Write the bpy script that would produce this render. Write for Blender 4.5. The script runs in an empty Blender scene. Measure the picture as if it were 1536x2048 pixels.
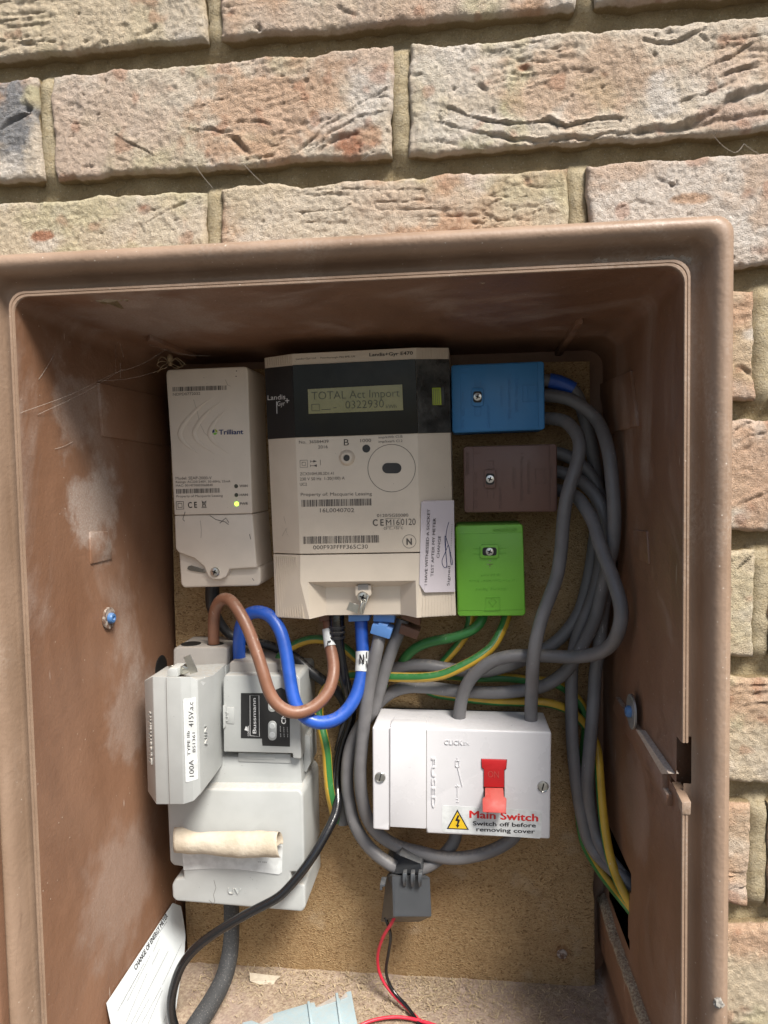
import bpy, bmesh, math, random
import numpy as np
from mathutils import Vector, Matrix

# ------------------------------------------------------------------ camera, sky, sun, exposure
SC = bpy.context.scene
COL = SC.collection
random.seed(7)
RS = np.random.RandomState(7)
ZC = 1.35                      # camera height above the ground
DC = 0.455                     # camera distance from the brick face
F = 1480.0                     # focal length in photo pixels (1536 x 2048)
yaw, pit, rol = (math.radians(a) for a in (-6.591, -3.214, -1.044))
_f = Vector((math.sin(yaw) * math.cos(pit), math.cos(yaw) * math.cos(pit), math.sin(pit)))
_r0 = Vector((math.cos(yaw), -math.sin(yaw), 0))
_u0 = _r0.cross(_f)
_r = math.cos(rol) * _r0 + math.sin(rol) * _u0
_u = -math.sin(rol) * _r0 + math.cos(rol) * _u0
CAM = Vector((0, -DC, ZC))
cd = bpy.data.cameras.new('camera')
cd.sensor_fit = 'VERTICAL'
cd.sensor_height = 36.0
cd.lens = 36.0 * F / 2048.0
cd.clip_start = 0.01
cd.clip_end = 500
cam = bpy.data.objects.new('camera', cd)
COL.objects.link(cam)
cam.matrix_world = Matrix(((_r.x, _u.x, -_f.x, CAM.x), (_r.y, _u.y, -_f.y, CAM.y), (_r.z, _u.z, -_f.z, CAM.z), (0, 0, 0, 1)))
SC.camera = cam

SUN = Vector((0.46, -0.60, 1.0)).normalized()
w = bpy.data.worlds.new('World')
SC.world = w
w.use_nodes = True
sky = w.node_tree.nodes.new('ShaderNodeTexSky')
sky.sky_type = 'NISHITA'
sky.sun_disc = False
sky.sun_elevation = math.asin(SUN.z)
sky.sun_rotation = math.atan2(SUN.x, SUN.y)
sky.air_density = 1.2
sky.dust_density = 3.0
sky.ozone_density = 0.6
bg = w.node_tree.nodes['Background']
bg.inputs['Strength'].default_value = 0.05
w.node_tree.links.new(sky.outputs[0], bg.inputs['Color'])
sl = bpy.data.lights.new('sun', 'SUN')
sl.energy = 2.7
sl.angle = math.radians(20)
sl.color = (1.0, 0.955, 0.88)
so = bpy.data.objects.new('sun', sl)
COL.objects.link(so)
so.location = (1, -2, 4)
so.rotation_euler = SUN.to_track_quat('Z', 'Y').to_euler()
vs = SC.view_settings
vs.view_transform = 'Standard'
vs.look = 'None'
vs.gamma = 1
vs.use_curve_mapping = False
vs.exposure = 1.42
SC.cycles.use_denoising = True
SC.cycles.max_bounces = 8
SC.cycles.diffuse_bounces = 5

# ------------------------------------------------------------------ pixel -> place
def ray(px, py):
    return (px - 768.0) * _r - (py - 1024.0) * _u + F * _f
def P(px, py, Y):                      # the point at depth Y behind the brick face
    d = ray(px, py)
    return CAM + d * ((Y + DC) / d.y)
def hit(px, py, p, n):                 # the point on a plane
    d = ray(px, py)
    return CAM + d * ((p - CAM).dot(n) / d.dot(n))
def crop(ox, oy, s):                   # coordinates of an enlarged view of the photograph
    return lambda x, y: (ox + x / s, oy + y / s)
cM = crop(510, 680, 3.531)             # meter
cH = crop(300, 700, 3.723)             # hub
cB = crop(880, 680, 3.531)             # connector blocks
cF = crop(280, 1300, 6.4)              # fuse carrier
cS = crop(680, 1380, 2.56)             # switch
cT = crop(740, 1690, 9.6)              # clamp
cK = crop(640, 1150, 6.98)             # under the meter
cN = crop(270, 1180, 3.413)            # neutral block

# ------------------------------------------------------------------ noise (numpy)
_perm = RS.permutation(512).astype(np.int64)
_perm = np.concatenate([_perm, _perm, _perm])
_g = RS.normal(size=(512, 3))
_g /= np.linalg.norm(_g, axis=1)[:, None]
def pnoise(x, y, z=0.0):
    x, y, z = np.broadcast_arrays(np.asarray(x, float), np.asarray(y, float), np.asarray(z, float))
    xi, yi, zi = np.floor(x), np.floor(y), np.floor(z)
    fx, fy, fz = x - xi, y - yi, z - zi
    xi, yi, zi = xi.astype(np.int64) & 511, yi.astype(np.int64) & 511, zi.astype(np.int64) & 511
    s = lambda t: t * t * t * (t * (t * 6 - 15) + 10)
    u, v, q = s(fx), s(fy), s(fz)
    def gd(a, b, c):
        h = _perm[_perm[_perm[(xi + a) & 511] + ((yi + b) & 511)] % 512 + ((zi + c) & 511)] % 512
        g = _g[h]
        return g[..., 0] * (fx - a) + g[..., 1] * (fy - b) + g[..., 2] * (fz - c)
    L = lambda a, b, t: a + t * (b - a)
    return L(L(L(gd(0,0,0), gd(1,0,0), u), L(gd(0,1,0), gd(1,1,0), u), v),
             L(L(gd(0,0,1), gd(1,0,1), u), L(gd(0,1,1), gd(1,1,1), u), v), q) * 1.5
def fbm(x, y, z=0.0, o=4, g=0.5):
    t = 0; a = 1.0
    for i in range(o):
        t = t + a * pnoise(x * 2 ** i + 17.3 * i, y * 2 ** i + 5.1 * i, z + 3.7 * i)
        a *= g
    return t
def sstep(a, b, x):
    t = np.clip((x - a) / (b - a), 0, 1)
    return t * t * (3 - 2 * t)

# ------------------------------------------------------------------ objects
def tag(o, label=None, cat=None, group=None, kind=None):
    if label: o['label'] = label
    if cat: o['category'] = cat
    if group: o['group'] = group
    if kind: o['kind'] = kind
    return o
def thing(name, loc, label, cat, group=None):
    o = bpy.data.objects.new(name, None)
    o.empty_display_size = 0.02
    COL.objects.link(o)
    o.location = loc
    return tag(o, label, cat, group)
def wloc(o):
    v = Vector((0, 0, 0))
    while o:
        v += o.location
        o = o.parent
    return v
def link(name, me, mats, parent=None, base=None, smooth=0.6):
    # me has world coordinates; the object's origin goes to its parent's or to base
    if not isinstance(mats, (list, tuple)): mats = [mats]
    if not me.materials:
        for m in mats: me.materials.append(m)
    n = len(me.polygons)
    if smooth is not None and n:
        me.polygons.foreach_set('use_smooth', [True] * n)
        me.set_sharp_from_angle(angle=smooth)
    o = bpy.data.objects.new(name, me)
    COL.objects.link(o)
    if parent is not None:
        off = wloc(parent)
        if base is None:
            base = off.copy()
        o.parent = parent
        o.location = base - off
        off = base
    else:
        if base is None:
            base = Vector((0, 0, 0))
            if len(me.vertices):
                co = np.empty(len(me.vertices) * 3)
                me.vertices.foreach_get('co', co)
                co = co.reshape(-1, 3)
                base = Vector((co[:, 0].mean(), co[:, 1].mean(), co[:, 2].min()))
        o.location = base
        off = base
    me.transform(Matrix.Translation(-off))
    return o
def from_bm(name, bm, mats, parent=None, base=None, smooth=0.6, fix=True):
    if fix: bmesh.ops.recalc_face_normals(bm, faces=bm.faces[:])
    me = bpy.data.meshes.new(name)
    bm.to_mesh(me)
    bm.free()
    return link(name, me, mats, parent, base, smooth)
def from_np(name, V, Q, mats, parent=None, base=None, smooth=0.6):
    me = bpy.data.meshes.new(name)
    me.from_pydata([tuple(v) for v in V], [], [tuple(q) for q in Q])
    me.update()
    return link(name, me, mats, parent, base, smooth)

def bm_prism(bm, front, depth=None, back=None, bev=0.0, seg=2, bev_back=False):
    """closed prism: front is a list of points, back the same list moved along Y to depth (or given)"""
    if back is None: back = [Vector((p.x, depth, p.z)) for p in front]
    a = [bm.verts.new(p) for p in front]
    b = [bm.verts.new(p) for p in back]
    n = len(a)
    ff = bm.faces.new(a)
    fb = bm.faces.new(list(reversed(b)))
    sf = [bm.faces.new((a[i], b[i], b[(i + 1) % n], a[(i + 1) % n])) for i in range(n)]
    fs = [ff, fb] + sf
    bmesh.ops.recalc_face_normals(bm, faces=fs)
    if bev > 0:
        sb = set(fb.edges)
        es = [e for f in fs for e in f.edges]
        es = [e for e in dict.fromkeys(es) if bev_back or e not in sb]
        bmesh.ops.bevel(bm, geom=es, offset=bev, segments=seg, profile=0.5, affect='EDGES', clamp_overlap=True)
def prism(name, px, Y0, Y1, mat, parent, bev=0.0008, seg=2, base=None, smooth=0.6):
    bm = bmesh.new()
    bm_prism(bm, [P(x, y, Y0) for x, y in px], Y1, bev=bev, seg=seg)
    return from_bm(name, bm, mat, parent, base, smooth, fix=False)
def rrect(x0, y0, x1, y1, r, n=4):
    pts = []
    for cx, cy, a in ((x1 - r, y0 + r, -90), (x1 - r, y1 - r, 0), (x0 + r, y1 - r, 90), (x0 + r, y0 + r, 180)):
        for i in range(n + 1):
            t = math.radians(a + 90 * i / n)
            pts.append((cx + r * math.cos(t), cy + r * math.sin(t)))
    return pts
def circ(cx, cy, r, n=20, ry=None):
    return [(cx + r * math.cos(2 * math.pi * i / n), cy + (ry or r) * math.sin(2 * math.pi * i / n)) for i in range(n)]
def bm_box(bm, c, sx, sy, sz, rot=None, bev=0.0, seg=2):
    """box of full sizes sx, sy, sz round c"""
    g = bmesh.ops.create_cube(bm, size=1.0)
    M = Matrix.Translation(c) @ (rot.to_4x4() if rot else Matrix.Identity(4)) @ Matrix.Diagonal((sx, sy, sz, 1))
    bmesh.ops.transform(bm, matrix=M, verts=g['verts'])
    if bev > 0:
        es = list({e for v in g['verts'] for e in v.link_edges})
        bmesh.ops.bevel(bm, geom=es, offset=bev, segments=seg, profile=0.5, affect='EDGES', clamp_overlap=True)
def bm_lathe(bm, prof, origin, axis, n=24):
    """prof: (radius, distance along axis) pairs"""
    q = axis.to_track_quat('Z', 'Y').to_matrix()
    rings = []
    for r, h in prof:
        if r < 1e-6:
            rings.append([bm.verts.new(origin + q @ Vector((0, 0, h)))])
        else:
            rings.append([bm.verts.new(origin + q @ Vector((r * math.cos(2 * math.pi * i / n), r * math.sin(2 * math.pi * i / n), h))) for i in range(n)])
    for a, b in zip(rings, rings[1:]):
        for i in range(n):
            j = (i + 1) % n
            if len(a) == 1 and len(b) == 1: continue
            if len(a) == 1: bm.faces.new((a[0], b[j], b[i]))
            elif len(b) == 1: bm.faces.new((a[i], a[j], b[0]))
            else: bm.faces.new((a[i], a[j], b[j], b[i]))
def lathe(name, prof, origin, axis, mat, parent=None, n=24, smooth=0.6):
    bm = bmesh.new()
    bm_lathe(bm, prof, origin, axis, n)
    return from_bm(name, bm, mat, parent, None, smooth)

def spline(pts, step=0.003):
    """centripetal-ish Catmull-Rom through points (any dimension), resampled"""
    p = np.array(pts, float)
    p = np.vstack([2 * p[0] - p[1], p, 2 * p[-1] - p[-2]])
    out = []
    for i in range(1, len(p) - 2):
        a, b, c, d = p[i - 1:i + 3]
        n = max(2, int(np.linalg.norm((c - b)[:3]) / step))
        for k in range(n):
            t = k / n
            out.append(0.5 * ((2 * b) + (c - a) * t + (2 * a - 5 * b + 4 * c - d) * t * t + (3 * b - 3 * c + d - a) * t ** 3))
    out.append(p[-2])
    return np.array(out)
def bm_tube(bm, pts, rad, n=18, stripe=None, twist=0.0, step=0.003, cap=True, smooth_it=2):
    """swept round tube; rad a number or one radius per point; stripe=(start,end) angles in turns get material 1"""
    P4 = np.array([list(p) + [rad if np.isscalar(rad) else rad[i]] for i, p in enumerate(pts)])
    S = spline(P4, step)
    for _ in range(smooth_it):
        S[1:-1] = 0.25 * S[:-2] + 0.5 * S[1:-1] + 0.25 * S[2:]
    T = np.gradient(S[:, :3], axis=0)
    T /= np.linalg.norm(T, axis=1)[:, None] + 1e-12
    ref = Vector((0, -1, 0))
    t0 = Vector(T[0])
    nrm = (ref - ref.dot(t0) * t0)
    if nrm.length < 0.1: nrm = Vector((1, 0, 0)).cross(t0)
    nrm.normalize()
    rings = []
    for i in range(len(S)):
        t = Vector(T[i])
        nrm = nrm - nrm.dot(t) * t
        nrm.normalize()
        b = t.cross(nrm)
        c = Vector(S[i, :3])
        ro = twist * i / len(S) * 2 * math.pi
        rings.append([bm.verts.new(c + float(S[i, 3]) * (math.cos(2 * math.pi * k / n + ro) * nrm + math.sin(2 * math.pi * k / n + ro) * b)) for k in range(n)])
    for a, b in zip(rings, rings[1:]):
        for k in range(n):
            f = bm.faces.new((a[k], a[(k + 1) % n], b[(k + 1) % n], b[k]))
            if stripe and any(s0 <= (k + 0.5) / n < s1 for s0, s1 in stripe): f.material_index = 1
    if cap:
        bm.faces.new(list(reversed(rings[0])))
        bm.faces.new(rings[-1])
    return S
def tube(name, pts, rad, mat, parent=None, **kw):
    bm = bmesh.new()
    bm_tube(bm, pts, rad, **kw)
    return from_bm(name, bm, mat, parent, None, 1.2)

# ------------------------------------------------------------------ lettering
_tc = {}
def text_mesh(s, bold=0.0, ext=0.0):
    k = (s, bold, ext)
    if k not in _tc:
        c = bpy.data.curves.new('lettering', 'FONT')
        c.body = s
        c.offset = min(bold, 0.0)
        c.extrude = ext
        c.resolution_u = 3
        o = bpy.data.objects.new('lettering', c)
        COL.objects.link(o)
        dg = bpy.context.evaluated_depsgraph_get()
        dg.update()
        me = bpy.data.meshes.new_from_object(o.evaluated_get(dg))
        co = np.empty(len(me.vertices) * 3)
        me.vertices.foreach_get('co', co)
        co = co.reshape(-1, 3)
        fs = [tuple(p.vertices) for p in me.polygons]
        if bold > 0 and ext == 0:                       # heavier strokes: the same outline laid side by side
            n0 = len(co)
            offs = [(-bold, 0, 0), (0, bold * .6, .0008), (0, -bold * .6, .0016), (bold, 0, .0024)]
            co = np.concatenate([co + np.array(d_) for d_ in offs])
            fs = [tuple(v + n0 * i for v in f_) for i in range(4) for f_ in fs]
        bpy.data.objects.remove(o)
        bpy.data.curves.remove(c)
        bpy.data.meshes.remove(me)
        _tc[k] = (co, fs)
    return _tc[k]
NF = Vector((0, -1, 0))
CAP = 0.7
def text3(s, p0, p1, h, nrm, mat, parent, bold=0.0, ext=0.0, lift=0.00025, name='lettering', fit=True, skew=0.0, aspect=1.0):
    """s from p0 to p1 on its base line (world points), capital height h, on a surface facing nrm"""
    co, fs = text_mesh(s, bold, ext)
    x0, x1 = co[:, 0].min(), co[:, 0].max()
    ex = (p1 - p0)
    L = ex.length
    ex = ex / L
    up = nrm.cross(ex).normalized()
    sy = h / CAP
    sx = L / float(x1 - x0) if fit else sy * aspect
    V = [p0 + ex * float((x - x0) * sx + skew * y * sy) + up * float(y * sy) + nrm * float(z * sy + lift) for x, y, z in co.tolist()]
    return from_np(name, V, fs, mat, parent, smooth=None)
def text(s, a, b, hpx, Y, mat, parent, bold=0.0, ext=0.0, lift=0.00025, **kw):
    """the same from photo pixels a to b at depth Y, capital height in photo pixels"""
    p0, p1 = P(a[0], a[1], Y), P(b[0], b[1], Y)
    return text3(s, p0, p1, hpx * (Y + DC) / F, NF, mat, parent, bold, ext, lift, **kw)
def flat(name, px, Y, mat, parent, lift=0.0002, thick=0.0, nrm=None):
    """thin sheet (print, label) lying on a face at depth Y"""
    if thick <= 0:
        bm = bmesh.new()
        bm.faces.new([bm.verts.new(P(x, y, Y) + Vector((0, -lift, 0))) for x, y in px])
        return from_bm(name, bm, mat, parent, smooth=None)
    bm = bmesh.new()
    bm_prism(bm, [P(x, y, Y) + Vector((0, -thick, 0)) for x, y in px], Y - 0.00002)
    return from_bm(name, bm, mat, parent, smooth=None)
def lines(name, segs, wpx, Y, mat, parent, lift=0.0002, closed=False):
    """printed or moulded strokes: polylines of photo pixels at depth Y"""
    bm = bmesh.new()
    for pl in segs:
        q = [P(x, y, Y) + Vector((0, -lift, 0)) for x, y in pl]
        hw = wpx * 0.5 * (Y + DC) / F
        m = len(q)
        L, R = [], []
        for i in range(m):
            t = (q[min(i + 1, m - 1)] - q[max(i - 1, 0)])
            t.normalize()
            nn = NF.cross(t)
            L.append(bm.verts.new(q[i] + nn * hw)); R.append(bm.verts.new(q[i] - nn * hw))
        for i in range(m - 1):
            bm.faces.new((L[i], L[i + 1], R[i + 1], R[i]))
    o = from_bm(name, bm, mat, parent, smooth=None, fix=True)
    return tag(o, kind='stuff') if len(segs) > 1 else o
def ridges(name, segs, wpx, Y, mat, parent, h=0.0005):
    """raised moulded strokes"""
    bm = bmesh.new()
    hw = wpx * 0.5 * (Y + DC) / F
    for pl_ in segs:
        q = [P(x, y, Y) for x, y in pl_]
        for a, b in zip(q, q[1:]):
            t = (b - a).normalized()
            s = NF.cross(t) * hw
            f_ = [a - t * hw + s, b + t * hw + s, b + t * hw - s, a - t * hw - s]
            bm_prism(bm, [v + NF * h for v in f_], back=[v - NF * 0.0003 for v in f_])
    return tag(from_bm(name, bm, mat, parent, smooth=None), kind='stuff')
def barcode(a, b, h, Y, mat, parent, n=48, seed=1):
    rr = random.Random(seed)
    bm = bmesh.new()
    x = 0.0; w_ = []
    for i in range(n):
        bw = rr.choice((1, 1, 2, 3)); gp = rr.choice((1, 1, 2))
        w_.append((x, x + bw)); x += bw + gp
    p0, p1 = P(*a, Y), P(*b, Y)
    ex = (p1 - p0) / (x - 1)
    up = NF.cross((p1 - p0).normalized()) * (h * (Y + DC) / F)
    o = NF * 0.0002
    for s, e in w_:
        bm.faces.new([bm.verts.new(v + o) for v in (p0 + ex * s, p0 + ex * e, p0 + ex * e + up, p0 + ex * s + up)])
    return tag(from_bm('barcode', bm, mat, parent, smooth=None), kind='stuff')

# ------------------------------------------------------------------ materials
def srgb(r, g, b):
    f = lambda c: (c / 255 / 12.92) if c <= 10 else ((c / 255 + 0.055) / 1.055) ** 2.4
    return (f(r), f(g), f(b), 1)
class NT:
    def __init__(s, name):
        s.m = bpy.data.materials.new(name)
        s.m.use_nodes = True
        s.t = s.m.node_tree
        s.b = s.t.nodes['Principled BSDF']
        s.pos = s.t.nodes.new('ShaderNodeNewGeometry')
    def n(s, ty, **kw):
        x = s.t.nodes.new(ty)
        for k, v in kw.items(): setattr(x, k, v)
        return x
    def l(s, a, b): s.t.links.new(a, b)
    def val(s, sock, v):
        if hasattr(v, 'is_output'): s.l(v, sock)
        else: sock.default_value = v
    def noise(s, scale, detail=3, rough=0.55, dist=0.0, stretch=(1, 1, 1), off=(0, 0, 0)):
        mp = s.n('ShaderNodeMapping')
        mp.inputs['Scale'].default_value = stretch
        mp.inputs['Location'].default_value = off
        s.l(s.pos.outputs['Position'], mp.inputs['Vector'])
        x = s.n('ShaderNodeTexNoise')
        s.l(mp.outputs[0], x.inputs['Vector'])
        x.inputs['Scale'].default_value = scale
        x.inputs['Detail'].default_value = detail
        x.inputs['Roughness'].default_value = rough
        x.inputs['Distortion'].default_value = dist
        return x.outputs['Fac']
    def voro(s, scale, stretch=(1, 1, 1), out='Distance', rnd=1.0):
        mp = s.n('ShaderNodeMapping')
        mp.inputs['Scale'].default_value = stretch
        s.l(s.pos.outputs['Position'], mp.inputs['Vector'])
        x = s.n('ShaderNodeTexVoronoi')
        s.l(mp.outputs[0], x.inputs['Vector'])
        x.inputs['Scale'].default_value = scale
        x.inputs['Randomness'].default_value = rnd
        return x.outputs[out]
    def ramp(s, v, a, b, lo=0.0, hi=1.0):
        x = s.n('ShaderNodeMapRange')
        x.interpolation_type = 'SMOOTHSTEP'
        s.l(v, x.inputs['Value'])
        x.inputs['From Min'].default_value = a
        x.inputs['From Max'].default_value = b
        x.inputs['To Min'].default_value = lo
        x.inputs['To Max'].default_value = hi
        return x.outputs[0]
    def math(s, op, a, b=0.0):
        x = s.n('ShaderNodeMath', operation=op)
        s.val(x.inputs[0], a); s.val(x.inputs[1], b)
        return x.outputs[0]
    def mix(s, fac, a, b, mode='MIX'):
        x = s.n('ShaderNodeMix', data_type='RGBA', blend_type=mode)
        s.val(x.inputs[0], fac); s.val(x.inputs[6], a); s.val(x.inputs[7], b)
        return x.outputs[2]
    def bump(s, h, dist, strength=1.0, prev=None):
        x = s.n('ShaderNodeBump')
        x.inputs['Distance'].default_value = dist
        x.inputs['Strength'].default_value = strength
        s.l(h, x.inputs['Height'])
        if prev is not None: s.l(prev, x.inputs['Normal'])
        return x.outputs[0]
    def up(s):
        x = s.n('ShaderNodeSeparateXYZ')
        s.l(s.pos.outputs['Normal'], x.inputs[0])
        return x.outputs['Z']
    def done(s, col, rough=0.5, nrm=None, spec=0.5, metal=0.0, coat=0.0):
        s.val(s.b.inputs['Base Color'], col)
        s.val(s.b.inputs['Roughness'], rough)
        s.b.inputs['Metallic'].default_value = metal
        s.b.inputs['Specular IOR Level'].default_value = spec
        s.b.inputs['Coat Weight'].default_value = coat
        if nrm is not None: s.l(nrm, s.b.inputs['Normal'])
        return s.m
DUST = (0.42, 0.36, 0.29, 1)
def plastic(name, col, rough=0.42, dust=0.5, specks=0.3, grain=0.00004, var=0.12, spec=0.5):
    """moulded plastic: slight mottling, dust on what faces up, a few dark specks"""
    t = NT(name)
    c = Vector(col[:3])
    n1 = t.noise(35, 4)
    k = t.mix(t.ramp(n1, 0.3, 0.7), tuple(c * (1 - var)) + (1,), tuple(c * (1 + var * 0.5)) + (1,))
    sm = t.ramp(t.noise(14, 5, 0.6, stretch=(1, 1, 0.45)), 0.52, 0.78, 0, 0.18 * dust)
    k = t.mix(sm, k, DUST)
    d = t.math('MULTIPLY', t.ramp(t.up(), 0.25, 0.9), t.ramp(t.noise(260, 4, 0.7), 0.36, 0.62))
    k = t.mix(t.math('MULTIPLY', d, dust * 0.75), k, DUST)
    if specks:
        sp = t.math('MULTIPLY', t.ramp(t.voro(230), 0.05, 0.10, 1, 0), t.ramp(t.noise(40, 2), 0.56, 0.66))
        k = t.mix(t.math('MULTIPLY', sp, specks), k, (0.05, 0.035, 0.025, 1))
    r = t.math('ADD', t.ramp(n1, 0.3, 0.7, rough - 0.06, rough + 0.08), t.math('MULTIPLY', d, 0.3))
    return t.done(k, r, t.bump(t.noise(1400, 2), grain), spec)
def plain(name, col, rough=0.5, metal=0.0, spec=0.5):
    t = NT(name)
    n1 = t.noise(180, 3)
    c = Vector(col[:3])
    k = t.mix(t.ramp(n1, 0.3, 0.7), tuple(c * 0.86) + (1,), tuple(c * 1.06) + (1,))
    return t.done(k, rough, None, spec, metal)
def cable_mat(name, col, rough=0.45, dust=0.35):
    t = NT(name)
    c = Vector(col[:3])
    k = t.mix(t.ramp(t.noise(60, 4), 0.3, 0.7), tuple(c * 0.88) + (1,), tuple(c * 1.1) + (1,))
    sc = t.math('MULTIPLY', t.ramp(t.noise(420, 2, stretch=(1, 1, 0.35)), 0.66, 0.72), t.ramp(t.noise(30, 2), 0.55, 0.68))
    k = t.mix(t.math('MULTIPLY', sc, 0.55), k, (0.6, 0.58, 0.55, 1))
    d = t.math('MULTIPLY', t.ramp(t.up(), 0.3, 1.0), t.ramp(t.noise(300, 4, 0.7), 0.42, 0.66))
    k = t.mix(t.math('MULTIPLY', d, dust), k, DUST)
    return t.done(k, t.ramp(t.noise(120, 3), 0.3, 0.7, rough - 0.05, rough + 0.1), t.bump(t.noise(700, 2), 0.00005))
# ------------------------------------------------------------------ ground
t = NT('paving')
k = t.mix(t.ramp(t.noise(3, 5), 0.3, 0.7), (0.075, 0.072, 0.066, 1), (0.12, 0.115, 0.105, 1))
M_ground = t.done(k, 0.9, t.bump(t.noise(60, 4), 0.004))
bm = bmesh.new()
bm.faces.new([bm.verts.new(v) for v in ((-60, -60, 0), (60, -60, 0), (60, 60, 0), (-60, 60, 0))])
tag(from_bm('ground', bm, M_ground, smooth=None), kind='structure')

# ------------------------------------------------------------------ brick wall
t = NT('brick')
a = t.n('ShaderNodeAttribute', attribute_name='tint')
g1 = t.noise(420, 4, 0.7)
g2 = t.noise(1500, 2, 0.6)
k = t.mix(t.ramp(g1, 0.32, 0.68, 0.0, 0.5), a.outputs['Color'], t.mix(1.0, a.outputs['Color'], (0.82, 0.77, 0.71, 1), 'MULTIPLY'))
k = t.mix(t.ramp(g2, 0.58, 0.74, 0.0, 0.5), k, (0.64, 0.57, 0.47, 1))
k = t.mix(t.ramp(t.voro(300), 0.08, 0.16, 0.25, 0), k, (0.22, 0.15, 0.11, 1))
b1 = t.bump(t.noise(560, 5, 0.75, 0.3), 0.0021)
b2 = t.bump(g2, 0.0011, 1.0, b1)
M_brick = t.done(k, 0.93, b2, 0.15)
t = NT('mortar')
k = t.mix(t.ramp(t.noise(45, 4), 0.3, 0.7), (0.31, 0.24, 0.135, 1), (0.42, 0.345, 0.215, 1))
k = t.mix(t.ramp(t.noise(900, 3, 0.7), 0.5, 0.72, 0, 0.6), k, (0.24, 0.18, 0.11, 1))
k = t.mix(t.ramp(t.voro(420), 0.10, 0.2, 0.5, 0), k, (0.60, 0.55, 0.46, 1))
pa = t.n('ShaderNodeAttribute', attribute_name='joint')
k = t.mix(t.math('MULTIPLY', pa.outputs['Fac'], t.ramp(t.noise(150, 4, 0.7), 0.3, 0.7, 0.15, 0.75)), k, (0.50, 0.435, 0.315, 1))
k = t.mix(t.ramp(t.noise(1300, 3, 0.7), 0.50, 0.68, 0, 0.65), k, (0.24, 0.185, 0.12, 1))
M_mortar = t.done(k, 0.95, t.bump(t.noise(800, 4, 0.75), 0.0018, 1, t.bump(t.noise(160, 4), 0.003)), 0.12)
M_core = plain('cavity', (0.09, 0.075, 0.06), 0.95, spec=0.1)

PIT = 0.0765
cz = lambda i: ZC + 0.184 - PIT * i
HZ0, HZ1, HX0, HX1 = ZC - 0.492, ZC + 0.132, -0.304, 0.142      # hole in the wall behind the cabinet frame
wall = thing('brick_wall', (0, 0.05, 0), 'weathered buff and pink handmade brick wall with sandy recessed mortar joints', 'wall')

def W(px, py):
    p = P(px, py, 0)
    return (p.x, p.z)
c1 = lambda x, y: (x / 2, y / 2)
c2 = lambda x, y: (768 + x / 2, y / 2)
def pl(fn, *pts): return [W(*fn(x, y)) for x, y in pts]
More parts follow.
